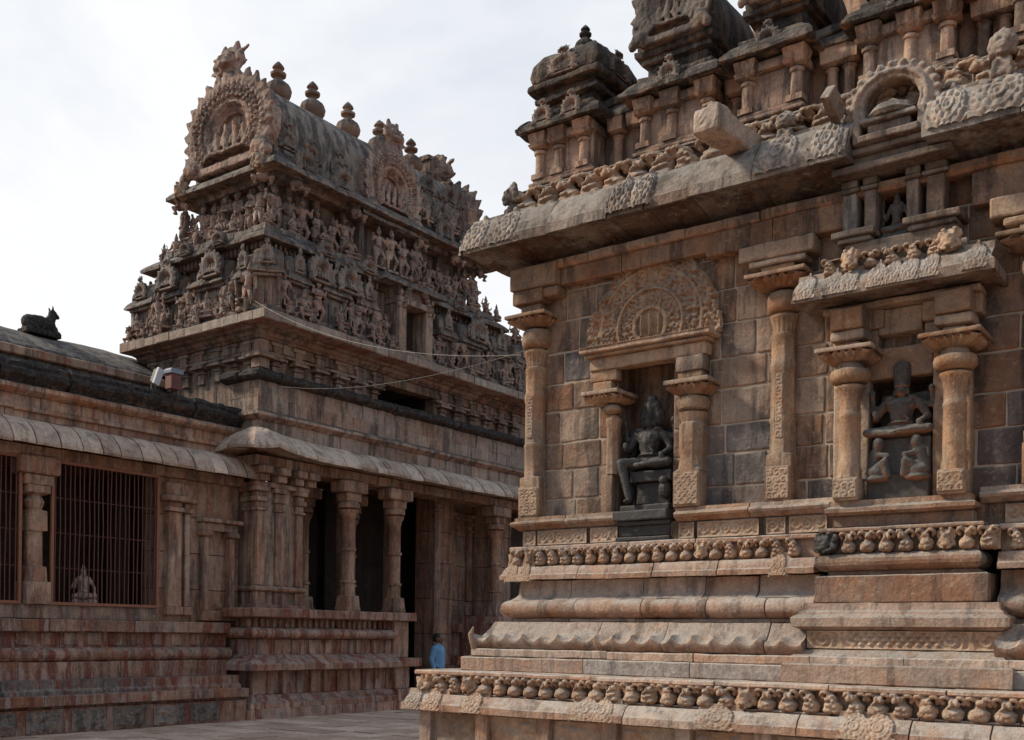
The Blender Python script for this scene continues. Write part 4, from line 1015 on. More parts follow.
mb.block(-.15, .26, -.06, .2, -.268, -.02, cell=.05, amp=.012); mb.block(-.2, .3, -.12, .2, -.018, .10, cell=.05)
mb.ell((.22, -.1, -.12), (.07, .07, .1)); mb.ell((-.26, -.02, -.1), (.06, .08, .12)); mb.ell((.22, -.13, -.02), (.055, .05, .05)); mb.block(-.33, .33, .2, .3, -.25, .62, cell=.05, rnd=.04)
for q in (-1, 1): mb.ell((q*.29, .1, .45), (.07, .06, .16)); mb.ell((q*.3, .1, .2), (.06, .06, .12))
ped = mb.build('pedestal', 'dark', None, smooth=False)
ped.parent = o; ped.matrix_parent_inverse = Matrix.Translation((.02, 0, 0)) @ Matrix.Diagonal((1/1.10, 1, 1/.96, 1))
tag(o, 'black stone god with tall pointed hair seated one leg hanging in the left wall niche', 'statue', None)

def seated2():
    mb = seated(3, 4, False, .27, ped=False); mb.limb((0, 0, .74), (0, 0, .95), .075, .085); mb.ell((0, 0, .96), (.07, .07, .05)); return mb
me = sculpt(seated2(), 'enthroned_god_mesh', .010, 'darkgrey', rough=.004, rs=20, smooth=2)
o = bpy.data.objects.new('seated_statue', me); COL.objects.link(o); o.location = (-2.91, Y0-.10, 3.485); o.scale = (1.0, 1.0, .80)
mb = MB(); mb.block(-.275, .275, -.12, .3, -.485, -.25, cell=.05, amp=.01); mb.block(-.265, .265, -.03, .3, -.248, .10, cell=.05); mb.block(-.24, .24, .1, .3, .1, .55, cell=.06, rnd=.05)
ped = mb.build('pedestal', 'darkgrey', None); ped.parent = o; ped.matrix_parent_inverse = Matrix.Diagonal((1, 1, 1/.8, 1))
for q in (-1, 1):
    a = MB(); a.ell((q*.17, -.05, -.27), (.09, .08, .05)); a.limb((q*.2, -.02, -.24), (q*.18, -.04, -.12), .05, .05); a.ell((q*.16, -.06, -.05), (.045, .045, .055)); a.limb((q*.2, -.05, -.13), (q*.08, -.1, -.15), .025, .02); a.limb((q*.2, -.06, -.27), (q*.1, -.12, -.2), .035, .03); a.limb((q*.1, -.12, -.2), (q*.08, -.1, -.3), .03, .025); a.ell((q*.17, -.05, -.325), (.1, .09, .03))
    am = sculpt(a, 'attendant_mesh', .012, 'darkgrey', rough=.003, rs=20)
    ao = bpy.data.objects.new('attendant', am); COL.objects.link(ao); ao.parent = o; ao.location = (q*-.03, -.07, .10); ao.scale = (1.25, 1.1, 1.2); ao.matrix_parent_inverse = Matrix.Diagonal((1, 1, 1/.8, 1))
tag(o, 'dark stone god in tall crown seated cross-legged above two small attendants in the bay niche', 'statue')
me = sculpt(seated(5, 2, False, .25), 'meditating_god_mesh', .014, 'darkgrey', rough=.004, rs=16)
o = bpy.data.objects.new('seated_statue', me); COL.objects.link(o); o.location = (-2.985, Y0-.06, 5.452); o.scale = (.46, .5, .58)
tag(o, 'small grey meditating statue in the little upper niche under the great eave', 'statue')
# ================================================================== THE GATEWAY TOWER WITH ITS PILLARED PORCH (left, behind)
GX, GY = -16.6, 14.0
G = thing('gateway_tower', 'sculpted gateway tower with barrel roof and five stone finials above a pillared porch', 'gateway tower', (GX, GY, 0))
def cc(mb, prof, C, xl, ye, bl=(.6, 1.1), **k):
    mb.course(prof, (xl, C[1]), C, (0, -1), 0, 1, bl, **k); mb.course(prof, C, (C[0], ye), (1, 0), 1, 0, bl, **k)
GC = (GX, GY)
# porch plinth, then the open passage, then the far plinth
PP = [('a', [(-.6, 0), (.62, 0), (.62, .20), (-.6, .20)]), ('b', [(-.6, .20), (.58, .20), (.58, .30), (.48, .36), (.38, .46), (-.6, .46)]),
      ('c', [(-.6, .46), (.28, .46), (.28, .95), (-.6, .95)]), ('d', [(-.6, .95), (.60, .93), (.66, .95), (.66, 1.06), (.58, 1.13), (.46, 1.18), (.36, 1.25), (-.6, 1.25)]),
      ('e', [(-.6, 1.25), (.30, 1.25), (.30, 1.56), (-.6, 1.56)]), ('f', torus_prof(.40, 1.675, .13, -.6, rz=.11)), ('g', [(-.6, 1.785), (.24, 1.785), (.24, 1.98), (-.6, 1.98)]),
      ('h', [(-.6, 1.98), (.54, 1.98), (.58, 2.0), (.58, 2.15), (.55, 2.17), (-.6, 2.17)])]
mb = MB()
for nm, pr in PP: cc(mb, pr, GC, -17.6, 17.62, bl=(.9, 1.6), gap=.01, jit=.006, amp=.008)
for i in range(26):
    y = 13.56 + i*.16; mb.block(GX+.22, GX+.30, y, y+.07, 1.79, 1.965, rnd=.01)
for i in range(11): mb.block(GX+.26, GX+.33, 13.68+i*.38, 13.82+i*.38, .462, .93, rnd=.01)
for i in range(9): mb.block(GX+.28, GX+.34, 13.75+i*.46, 13.93+i*.46, 1.255, 1.555, rnd=.01)
mb.block(GX-.5, GX+.55, 17.62, 18.2, 0, .45, cell=.1); mb.block(GX-.5, GX+.45, 17.62, 18.12, .455, .95, cell=.1); mb.block(GX-.5, GX+.66, 17.62, 18.3, .955, 1.15, cell=.1); mb.block(GX-.5, GX+.42, 17.62, 18.1, 1.155, 1.98, cell=.1); mb.block(GX-.5, GX+.58, 17.62, 18.2, 1.985, 2.17, cell=.1)
mb.build('plinth', 'plinth', G)
mb = MB()
for nm, pr in PP: mb.course(pr, (GX, 21.3), (GX, 26), (1, 0), 0, 0, (.6, 1.1), gap=.01)
mb.build('plinth', 'plinth', G)
# corner wall block with paired pilasters
mb = MB(); mb.block(GX-.95, GX-.06, GY+.06, GY+1.25, 2.17, 4.66, cell=.25)
cc(mb, slabprof(.03, 2.17, 2.25, -.3), GC, -17.5, 15.3); cc(mb, [(-.3, 2.52), (.03, 2.52), (.06, 2.55), (.06, 2.59), (.01, 2.63), (-.3, 2.63)], GC, -17.5, 15.3)
cc(mb, slabprof(.06, 4.62, 4.72, -.3), GC, -17.5, 15.35)
mb.build('corner_wall', 'low', G)
def gpil(x0, x1, y0, y1, z0=2.25, z1=4.62, parent=G, o=0.0, mat='low'):
    mb = MB(); mb.block(x0, x1, y0, y1, z0, z0+.26); mb.block(x0+.02, x1-.0, y0+.02, y1-.02, z0+.39, z1-.48, cell=.2)
    mb.block(x0-.02, x1+.03, y0-.02, y1+.02, z1-.478, z1-.42); mb.block(x0+.01, x1, y0+.01, y1-.01, z1-.418, z1-.3); mb.block(x0-.03, x1+.04, y0-.04, y1+.04, z1-.298, z1-.2); mb.block(x0, x1, y0, y1, z1-.198, z1-.1); mb.block(x0-.05, x1+.06, y0-.06, y1+.06, z1-.098, z1)
    return mb.build('wall_pilaster', mat, parent)
gpil(GX-.12, GX+.02, 13.98, 14.22); gpil(GX-.1, GX, 14.48, 14.70); gpil(GX-.1, GX+.02, 15.02, 15.24); gpil(GX-.45, GX-.25, GY, GY+.1); gpil(GX-.9, GX-.7, GY, GY+.1)
# brackets and beam under the porch eave
mb = MB()
for y in (14.05, 14.5, 14.95, 15.3): 
    mb.block(GX-.2, GX+.18, y-.09, y+.13, 4.722, 4.86); mb.block(GX-.2, GX+.28, y-.12, y+.16, 4.862, 5.02, rnd=.03)
cc(mb, [(-.5, 5.02), (.12, 5.02), (.14, 5.05), (.14, 5.22), (-.5, 5.22)], GC, -17.6, 26)
mb.build('bracket_course', 'low', G)
def pcol(y, zb=2.17, x=GX+.02):
    mb = MB(); r = .155
    mb.block(x-.2, x+.2, y-.2, y+.2, zb, zb+.1); mb.shaft(x, y, [(zb+.1, .19, 4), (zb+.34, .175, 4), (zb+.36, .15, 8), (zb+.62, .145, 8), (zb+.63, .175, 8), (zb+.68, .175, 8), (zb+.69, .14, 16), (zb+1.32, .14, 16), (zb+1.33, .17, 16), (zb+1.39, .17, 16), (zb+1.4, .14, 16), (zb+2.0, .135, 16), (zb+2.02, .15, 0), (zb+2.1, .16, 0), (zb+2.16, .2, 0), (zb+2.22, .22, 0), (zb+2.23, .15, 0)], seg=48, amp=.006)
    p = mb.build('porch_column', 'low', G, smooth='auto'); cb = MB()
    cb.shaft(x, y, [(zb+2.23, .15, 0), (zb+2.26, .235, 0), (zb+2.36, .235, 0), (zb+2.40, .2, 0)], seg=32); cb.block(x-.17, x+.17, y-.22, y+.22, zb+2.40, zb+2.58, cell=.1); cb.block(x-.2, x+.24, y-.38, y+.38, zb+2.582, zb+2.845, rnd=.04, cell=.1)
    cb.build('capital', 'low', p, smooth='auto')
for y in (16.54, 18.02, 21.88, 23.4): pcol(y)
for y in (16.6, 18.1): pcol(y, x=GX-1.5)
# porch interior: floor, dark back wall, roof slab, inner piers
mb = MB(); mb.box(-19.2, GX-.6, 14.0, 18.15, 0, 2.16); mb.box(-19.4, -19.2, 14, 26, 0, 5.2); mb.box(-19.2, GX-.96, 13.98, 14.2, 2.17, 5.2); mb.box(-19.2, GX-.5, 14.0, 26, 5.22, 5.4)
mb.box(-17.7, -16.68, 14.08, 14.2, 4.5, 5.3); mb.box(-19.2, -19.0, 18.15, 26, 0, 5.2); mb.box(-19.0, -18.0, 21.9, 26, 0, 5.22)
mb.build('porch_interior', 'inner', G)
def pier(x0, x1, y0, y1, zb, name='inner_pier'):
    mb = MB(); z = zb
    while z < 5.2:
        z2 = min(5.215, z+random.uniform(.6, .9)); mb.block(x0, x1, y0, y1, z+.003, z2-.003, cell=.2); z = z2
    mb.build(name, 'low', G)
pier(-17.9, -17.6, 17.45, 17.8, 2.17); pier(-17.7, -17.4, 15.6, 15.95, 2.17); pier(-17.9, -17.6, 19.05, 19.2, 2.17)
# passage side: set-back wall of the gateway with pilasters and a moulded foot
mb = MB()
for (za, zb_) in ((0, .9), (.9, 1.7), (1.7, 2.6), (2.6, 3.5), (3.5, 4.3), (4.3, 5.2)):
    mb.block(-18.0, -17.40, 20.35, 21.15, za+.004, zb_-.004, cell=.2); mb.block(-18.2, -17.75, 21.15, 22.6, za+.004, zb_-.004, cell=.2); mb.block(-18.0, GX-.3, 22.4, 23.0, za+.004, zb_-.004, cell=.2)
mb.build('passage_wall', 'low', G)
gpil(-17.5, -17.34, 20.33, 20.6, .6, 5.1); gpil(-17.85, -17.62, 21.35, 21.62, 2.2, 4.9); gpil(-17.85, -17.66, 22.05, 22.3, 2.2, 4.9)
mb = MB(); mb.block(-17.7, -17.1, 20.2, 22.6, 0, .45); mb.block(-17.7, -17.2, 20.25, 22.5, .452, .9); mb.block(-17.8, -17.15, 21.1, 22.5, .902, 1.15); mb.block(-17.8, -17.3, 21.15, 22.5, 1.152, 1.75); mb.block(-17.8, -17.15, 21.1, 22.5, 1.752, 1.98); mb.build('passage_plinth', 'plinth', G)
# porch eave of separate curved slabs
def slabwob(L):
    def f(sp, o, z):
        q = abs(math.sin(PI*(sp)/.43)); return o + .012*q, z + .02*(1-q)*(-1)
    return f
ev = [(-.3, 5.22), (.2, 5.26), (.5, 5.215), (.62, 5.195), (.64, 5.20), (.64, 5.255), (.615, 5.30), (.56, 5.37), (.47, 5.46), (.36, 5.55), (.22, 5.63), (.05, 5.67), (-.3, 5.67)]
mb = MB(); mb.course(ev, (-18.4, GY), GC, (0, -1), 0, 1, (.36, .46), gap=.022, jit=.012, amp=.008, tv=1.6, cell=.09, wob=lambda sp, o, z: (o, z+.14*math.exp(-abs(1.8-sp)/.5)))
mb.course(ev, GC, (GX, 15.0), (1, 0), 1, 0, (.36, .46), gap=.022, jit=.012, amp=.008, tv=1.6, cell=.09, wob=lambda sp, o, z: (o, z+.14*math.exp(-abs(sp)/.5)))
mb.course(ev, (GX, 15.03), (GX, 26), (1, 0), 0, 0, (.34, .50), gap=.026, jit=.015, amp=.009, tv=1.7, cell=.09)
mb.build('porch_eave', 'leave', G, smooth=False)
# storeys above the eave
mb = MB()
for (za, zb_) in ((5.67, 5.95), (6.14, 6.42), (6.42, 6.74)):
    cc(mb, [(-.5, za), (.03, za), (.03, zb_), (-.5, zb_)], GC, -17.5, 26, bl=(.45, 1.0), jit=.008, gap=.008)
cc(mb, [(-.5, 5.95), (.06, 5.95), (.12, 6.0), (.16, 6.03), (.16, 6.09), (.08, 6.14), (-.5, 6.14)], GC, -17.55, 26)
mb.build('porch_upper_wall', 'tower', G)
mb = MB(); cc(mb, [(-.6, 6.74), (.02, 6.74), (.16, 6.78), (.2, 6.82), (.2, 6.90), (.1, 6.93), (.08, 6.97), (-.6, 6.97)], GC, -17.6, 26, jit=.02, amp=.022, bl=(.4, .8)); mb.build('blackened_ledge', 'black', G)
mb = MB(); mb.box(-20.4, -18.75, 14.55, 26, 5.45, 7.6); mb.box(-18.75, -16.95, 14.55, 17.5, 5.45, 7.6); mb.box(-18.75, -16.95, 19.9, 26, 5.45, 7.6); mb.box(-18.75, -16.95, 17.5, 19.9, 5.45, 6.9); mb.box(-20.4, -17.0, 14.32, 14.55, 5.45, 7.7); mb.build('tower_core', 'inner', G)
# tower wall with pilasters and stepped brackets under the great cornice
TX, TY = -16.88, 14.28
T0 = (TX, TY)
mb = MB()
def tseg(prof, **k):
    mb.course(prof, (-20.75, TY), T0, (0, -1), 0, 1, (.5, .9), **k); mb.course(prof, T0, (TX, 17.72), (1, 0), 1, 0, (.5, .9), **k); mb.course(prof, (TX, 19.72), (TX, 24), (1, 0), 0, 0, (.5, .9), **k)
tseg([(-.3, 6.3), (0, 6.3), (0, 7.1), (-.3, 7.1)]); tseg([(-.3, 7.1), (0, 7.1), (0, 7.46), (-.3, 7.46)])
cc(mb, [(-.3, 7.46), (.06, 7.46), (.06, 7.66), (-.3, 7.66)], T0, -20.8, 24)
cc(mb, [(-.3, 7.66), (.12, 7.66), (.16, 7.70), (.2, 7.72), (.24, 7.78), (.34, 7.80), (.36, 7.84), (-.3, 7.84)], T0, -20.8, 24)
mb.build('tower_wall', 'tower', G)
def tbr(c, ax):
    mb = MB()
    def b(w, o, z0, z1):
        if ax == 'y': mb.block(TX-.05, TX+o, c-w, c+w, z0, z1, rnd=.008)
        else: mb.block(c-w, c+w, TY-o, TY+.05, z0, z1, rnd=.008)
    b(.09, .08, 6.95, 7.16); b(.12, .12, 7.162, 7.2); b(.09, .1, 7.202, 7.25); b(.2, .22, 7.252, 7.31); b(.16, .18, 7.312, 7.36); b(.3, .14, 7.362, 7.42); b(.1, .14, 7.42, 7.56); b(.16, .14, 7.562, 7.64)
    return mb.build('wall_bracket', 'tower', G)
for c in (14.62, 15.22, 15.82, 16.42, 17.0, 17.55, 19.95, 20.5, 21.1, 21.7, 22.3, 22.9): tbr(c, 'y')
for c in (-17.12, -17.62, -18.15, -18.7, -19.25, -19.8, -20.35): tbr(c, 'x')
mb = MB(); mb.block(TX-.15, TX+.26, TY-.26, TY+.15, 7.252, 7.33); mb.block(TX-.1, TX+.16, TY-.16, TY+.1, 7.05, 7.25); mb.block(TX-.1, TX+.14, TY-.14, TY+.1, 7.332, 7.64); mb.build('wall_bracket', 'tower', G)
# opening in the tower wall: dark chamber
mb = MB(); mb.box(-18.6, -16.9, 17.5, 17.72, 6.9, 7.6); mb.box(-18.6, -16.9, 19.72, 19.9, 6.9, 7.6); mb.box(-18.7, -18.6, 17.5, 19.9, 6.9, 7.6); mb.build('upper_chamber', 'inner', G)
# great cornice slab
C1 = (-16.1, 13.7)
mb = MB(); cc(mb, [(-.9, 7.84), (-.02, 7.84), (0, 7.86), (0, 8.02), (-.03, 8.04), (-.9, 8.04)], C1, -20.9, 24, bl=(.35, .6), jit=.012, gap=.012)
mb.course([(-.9, 7.84), (-.02, 7.84), (0, 8.02), (-.03, 8.04), (-.9, 8.04)], (-20.9, 24), (-20.9, 13.7), (-1, 0), 0, 0)
mb.build('great_cornice', 'cornice', G)
mb = MB(); mb.box(-20.4, -16.8, 14.45, 23.4, 8.0, 9.7); mb.build('tier_core', 'tower', G)
mb = MB(); cc(mb, [(-.6, 8.04), (-.18, 8.04), (-.18, 8.12), (-.26, 8.14), (-.26, 8.22), (-.6, 8.22)], C1, -20.8, 24, amp=.02); mb.build('tier_footing', 'towerg', G)
# --- tier furniture
def fig(x, y, z, h, rz, kind=None, name=None):
    me = (STAND[random.randrange(6)] if kind is None else kind)
    nm = name or ('seated_figure' if me in SEAT else 'dwarf_figure' if me in GANA else 'standing_figure')
    hh = h*random.uniform(.93, 1.06); return inst(me, nm, G, (x, y, z), rz + random.uniform(-.25, .25), (hh*random.choice((1.15, -1.15)), hh*1.15, hh))
def pav(x, y, z, w, h, d, rz, mat='towerg', cols=2):
    """aedicule: two posts, niche, curved eave, barrel roof with horseshoe face; built at the origin facing -y"""
    mb = MB(); hb = h*.52; m = MB()
    m.block(-w*.42, w*.42, -d*.25, d*.6, 0, hb, cell=.15)
    m.block(-w*.5, w*.5, -d*.5, d*.6, 0, h*.07)
    for q in (-1, 1): m.block(q*w*.42-w*.07, q*w*.42+w*.07, -d*.45, -d*.25, h*.07, hb); m.block(q*w*.14-w*.04, q*w*.14+w*.04, -d*.33, -d*.25, h*.07, hb*.8)
    m.block(-w*.52, w*.52, -d*.5, d*.6, hb, hb+h*.05)
    prof = kapota(w*.14, hb+h*.05, hb+h*.085, 0, hb+h*.19, -.2*w)
    m.course([(o, zz) for o, zz in prof], (-w*.48, -d*.45), (w*.48, -d*.45), (0, -1), 1, 1, (.2, .35), amp=.015)
    m.course(prof, (-w*.48, d*.5), (-w*.48, -d*.45), (-1, 0), 0, 1, (.2, .35), amp=.015); m.course(prof, (w*.48, -d*.45), (w*.48, d*.5), (1, 0), 1, 0, (.2, .35), amp=.015)
    z0 = hb+h*.19; m.block(-w*.4, w*.4, -d*.4, d*.5, z0-.02, z0+h*.06)
    rings = []
    for i in range(9):
        xx = -w*.52 + w*1.04*i/8; q = 1 - .22*abs(2*i/8-1)**3
        rings.append([(xx, (-.42+.92*.5)*d + d*.52*math.cos(a)*q, z0+h*.05 + h*.25*math.sin(a)*q + .01*noise.noise(Vector((i, a*2, x)))) for a in [(-.15+1.3*j/12)*PI for j in range(13)]])
    m.loft(rings)
    for q in (-.25, 0, .25): m.ell((q*w, .04*d, z0+h*.33), (w*.05, w*.05, h*.05), 8, 6)
    o = m.build('pavilion', mat, None, smooth=False); o.location = (x, y, z); o.rotation_euler = (0, 0, rz); put(o, G)
    g = inst(ARCHS, 'small_gable', None, (0, -d*.56, z0+h*.13), 0, (w*.26, .25*w, h*.17)); g.parent = o
    return o
R90 = PI/2
# front face, tier one (faces -y)
for (x, w) in ((-20.68, .84), (-19.6, .62), (-18.3, .95), (-17.2, .55)): pav(x, 14.30, 8.2, w, 1.25 if w < .9 else 1.32, .45, 0, 'towerg')
pav(-16.72, 14.32, 8.2, .55, 1.28, .45, R(42), 'tower')
for x in (-20.15, -19.95, -19.15, -18.95, -17.75, -17.55, -16.95): fig(x, 14.05+random.uniform(-.05, .05), 8.2, .95, 0)
for x in (-20.6, -19.6, -18.5, -18.15): fig(x, 13.93, 8.2, .62, 0, SEAT[random.randrange(3)])
for x in (-20.7, -20.2, -19.7, -18.9, -18.4, -17.5): fig(x, 13.82, 8.04, .38, 0, GANA[random.randrange(2)])
o = inst(YALI[1], 'crouching_beast', G, (-16.9, 13.86, 8.04), -.9, (.45, .4, .3), mat=None, label='small orange crouching beast on the corner of the cornice')
# side face, tier one (faces +x)
for (y, w) in ((14.95, .55), (16.0, .7), (17.0, .5), (19.75, .55), (20.7, .8), (21.9, .6), (23.0, .7)): pav(-16.72, y, 8.2, w, 1.28, .45, R90, 'towerg' if w > .52 else 'tower')
for y in (14.55, 15.25, 15.45, 16.45, 16.7, 17.25, 17.55, 19.15, 19.45, 20.1, 20.3, 21.2, 21.5, 22.3, 22.6): fig(-16.52+random.uniform(-.05, .05), y, 8.2, random.choice((.98, .9, .78)), R90)
for y in (14.95, 16.0, 17.0, 20.7, 21.9): fig(-16.36, y, 8.2, .62, R90, SEAT[random.randrange(3)])
for y in (14.5, 15.1, 15.9, 16.3, 17.1, 17.5, 19.2, 19.6, 20.4, 21.0, 21.7, 22.4, 22.9): fig(-16.25, y, 8.04, .36, R90, GANA[random.randrange(2)])
# central doorway with its gable
mb = MB(); mb.block(-16.9, -16.32, 17.82, 18.06, 8.1, 9.25); mb.block(-16.9, -16.32, 18.74, 18.98, 8.1, 9.25); mb.block(-16.9, -16.3, 17.8, 19.0, 9.252, 9.4); mb.block(-16.9, -16.3, 17.9, 18.9, 8.04, 8.2)
for k in range(17):
    a = PI*k/16; mb.ell((-16.33, 18.4+.43*math.cos(a), 9.2+.55*math.sin(a)), (.1, .07, .07), 8, 6)
    if k % 2 == 0: mb.ell((-16.33, 18.4+.58*math.cos(a), 9.22+.7*math.sin(a)), (.08, .06, .09), 6, 5)
mb.block(-16.9, -16.42, 17.85, 18.95, 9.3, 9.75); mb.build('doorway_frame', 'tower', G, smooth=False)
mb = MB(); mb.box(-16.79, -16.74, 18.06, 18.74, 8.2, 9.25); mb.build('door_shade_panel', 'inner', G)  # flat dark panel standing in for the shade inside the doorway
mb = MB(); mb.box(-16.74, -16.68, 18.1, 18.4, 8.2, 9.25); mb.build('door_leaf', 'tower', G)
# cornice of tier two
C2 = (-16.8, 14.3)
def dent(C, xl, ye, z, o):
    mb = MB(); x = xl; mb.box(xl, C[0]-.06, C[1]+.06, C[1]+.2, z-.01, z+.125); mb.box(C[0]-.2, C[0]-.06, C[1]+.2, ye, z-.01, z+.125)
    while x < C[0]+o: mb.box(x, x+.06, C[1]-o, C[1]+.1, z, z+.12); x += .13
    y = C[1]-o
    while y < ye: mb.box(C[0]-.1, C[0]+o, y, y+.06, z, z+.12); y += .13
    return mb
d = dent((-16.74, 14.24), -20.3, 22.0, 9.53, -.0); d.build('dentil_course', 'tower', G)
kp = kapota(.28, 9.64, 9.71, -.04, 9.92, -.7, soff=9.68)
def ring4(mb, prof, x0, x1, y0, y1, **k):
    mb.course(prof, (x0, y0), (x1, y0), (0, -1), 1, 1, **k); mb.course(prof, (x1, y0), (x1, y1), (1, 0), 1, 1, **k)
    mb.course(prof, (x1, y1), (x0, y1), (0, 1), 1, 1, **k); mb.course(prof, (x0, y1), (x0, y0), (-1, 0), 1, 1, **k)
mb = MB(); ring4(mb, kp, -20.35, -16.8, 14.3, 22.0, bl=(.4, .7), amp=.015, jit=.015)
ring4(mb, [(-.8, 9.45), (-.2, 9.45), (-.2, 9.58), (-.12, 9.6), (-.12, 9.66), (-.8, 9.66)], -20.35, -16.8, 14.3, 22.0, bl=(.5, .8), amp=.012)
ring4(mb, slabprof(-.02, 9.925, 10.05, -.8), -20.35, -16.8, 14.3, 22.0, bl=(.4, .7), amp=.02, jit=.02)
mb.course(kp, (-16.52, 17.55), (-16.52, 19.25), (1, 0), 1, 1, amp=.015); mb.course(kp, (-17.0, 17.55), (-16.52, 17.55), (0, -1), 0, 1, amp=.015)
mb.build('tier_cornice', 'towerg', G)
for (x) in (-19.0, -17.9): inst(ARCHS, 'small_gable', G, (x, 13.98, 9.82), 0, (.2, .3, .16))
for (y) in (15.7, 17.0, 20.2): inst(ARCHS, 'small_gable', G, (-16.48, y, 9.82), R90, (.22, .3, .17))
for (x, y) in ((-19.6, 14.35), (-18.1, 14.3)): inst(ARCHS, 'small_gable', G, (x, 13.95, 9.30), 0, (.34, .3, .3))
for y in (15.5, 16.35, 20.9): inst(ARCHS, 'small_gable', G, (-16.42, y, 9.30), R90, (.36, .3, .32))
for (x, y, s) in ((-20.3, 14.4, .42), (-20.0, 14.5, .62), (-16.95, 14.5, .5), (-16.95, 21.8, .6), (-16.9, 22.2, .45), (-16.8, 22.9, .6), (-16.6, 23.3, .45)): fig(x, y, 10.0 if y < 22.5 else 9.6, s, 0 if x < -17.5 else R90, SEAT[random.randrange(3)])
# tier two body and figures
mb = MB(); mb.block(-19.75, -17.5, 15.1, 21.6, 10.0, 11.5, cell=.4, amp=.02)
for x in (-19.7, -19.0, -18.0, -17.5): mb.block(x-.08, x+.08, 14.95, 15.15, 10.1, 11.3)
for y in (15.4, 16.2, 17.0, 17.6, 19.0, 19.6, 20.4, 21.2): mb.block(-17.5, -17.33, y-.08, y+.08, 10.1, 11.3)
mb.build('neck_storey', 'tower', G)
for x in (-19.95, -19.5, -19.15, -18.75, -18.35, -17.95, -17.6): fig(x, 14.86, 10.06, random.choice((1.2, 1.15, .95)), 0)
for x in (-19.3, -18.55, -18.1): fig(x, 14.52, 10.06, .6, 0, SEAT[random.randrange(3)])
y = 14.9
while y < 21.9:
    if abs(y-18.1) > .9: fig(-17.24, y, 10.06, random.choice((1.22, 1.15, .95, 1.0)), R90)
    y += random.uniform(.33, .48)
for y in (15.2, 16.1, 16.9, 19.5, 20.3, 21.3): fig(-16.98, y, 10.06, .6, R90, SEAT[random.randrange(3)])
for (x, y, rz) in ((-19.9, 14.6, .0), (-17.25, 14.6, .7), (-17.1, 21.7, R90), (-17.0, 15.3, R90), (-17.0, 17.05, R90), (-17.0, 19.2, R90), (-17.0, 20.6, R90)): fig(x, y, 10.95, .62, rz, GANA[random.randrange(2)])
fig(-20.05, 14.75, 10.2, 1.15, -.6); fig(-19.95, 14.6, 11.1, .5, -.8, GANA[0])
for k in range(4): fig(-16.85, 17.65+k*.42, 10.06, 1.0, R90)
# roof: eave, curved vault, ridge
def vault(x0, x1, y0, y1, z0, h, n=26, rough=.02):
    rings = []; xc = (x0+x1)/2; hw = (x1-x0)/2
    for i in range(int((y1-y0)/.2)+1):
        y = y0 + (y1-y0)*i/int((y1-y0)/.2); ring = []
        for j in range(n+1):
            a = PI*j/n; c, s_ = math.cos(a), math.sin(a)
            px_ = math.copysign(abs(c)**.62, c)*hw*(1+.05*math.sin(min(a, PI-a)*2)); pz_ = h*(abs(s_)**.85)
            p = Vector((xc+px_, y, z0+pz_)); p += noise.noise_vector(p*2.5)*rough; ring.append(tuple(p))
        rings.append(ring)
    return rings
mb = MB(); ring4(mb, kapota(.30, 11.30, 11.37, .02, 11.60, -.8, soff=11.34), -20.0, -17.0, 14.72, 21.9, bl=(.4, .8), amp=.012, jit=.012); ring4(mb, [(-.8, 11.22), (-.12, 11.22), (-.08, 11.3), (-.08, 11.38), (-.8, 11.38)], -20.0, -17.0, 14.72, 21.9, bl=(.4, .8)); 
ring4(mb, slabprof(-.12, 11.62, 11.70, -.9), -20.0, -17.0, 14.72, 21.9, bl=(.4, .8)); mb.build('roof_eave', 'towerg', G)
mb = MB(); mb.loft(vault(-19.75, -17.25, 14.9, 21.8, 11.68, 1.82)); mb.build('barrel_roof', 'vault', G, smooth='auto')
mb = MB(); ring4(mb, slabprof(-.16, 11.70, 11.80, -.9), -20.0, -17.0, 14.72, 21.9, bl=(.4, .8), jit=.01); ring4(mb, slabprof(-.20, 11.82, 11.92, -.9), -20.0, -17.0, 14.9, 21.9, bl=(.4, .8), jit=.01)
mb.build('roof_ledge', 'towerg', G)
mb = MB(); mb.block(-18.72, -18.28, 14.9, 21.8, 13.42, 13.56, amp=.01, cell=.2)
for i in range(14):
    y = 15.3 + i*.47; mb.shaft(-18.35, y, [(13.55, .1, 4), (13.60, .1, 4), (13.74, .01, 4)], seg=8, amp=0)
mb.build('roof_ridge', 'towerg', G)
for y in (16.06, 17.1, 18.26, 19.36, 20.55): inst(FINT, 'finial', G, (-18.5, y, 13.53), 0, (.72, .72, 1.07))
inst(ARCH, 'horseshoe_gable', G, (-18.42, 14.62, 12.48), 0, (1.36, .95, 1.10))
inst(ARCH, 'horseshoe_gable', G, (-18.42, 21.55, 12.5), PI, (1.42, 1.2, 1.15))
inst(ARCH, 'horseshoe_gable', G, (-17.02, 18.3, 12.1), R90, (.92, .8, .98), label='smaller horseshoe gable in the middle of the roof side')
mb = MB(); mb.block(-17.4, -16.95, 17.3, 19.3, 11.2, 11.42, amp=.02); mb.course(kapota(.18, 11.2, 11.28, 0, 11.4, -.4), (-17.05, 17.35), (-17.05, 19.25), (1, 0), 1, 1, amp=.015); mb.build('side_gable_sill', 'towerg', G)
for y in (15.4, 16.5, 20.0, 20.9): inst(ARCHS, 'small_gable', G, (-16.80, y, 11.62), R90, (.3, .3, .3))
for (y, z, s_) in ((19.55, 12.25, .34), (20.35, 12.2, .40), (21.1, 12.25, .34), (19.9, 12.85, .26), (20.75, 12.85, .28), (15.25, 12.15, .26), (15.95, 12.1, .22), (16.75, 12.1, .26)): inst(ARCHS, 'small_gable', G, (-17.22-(z-12.1)*.12, y, z), R90, (s_, .34, s_))
for y in (19.5, 20.0, 20.5, 21.0): fig(-17.02, y, 11.75, .55, R90, SEAT[random.randrange(3)])
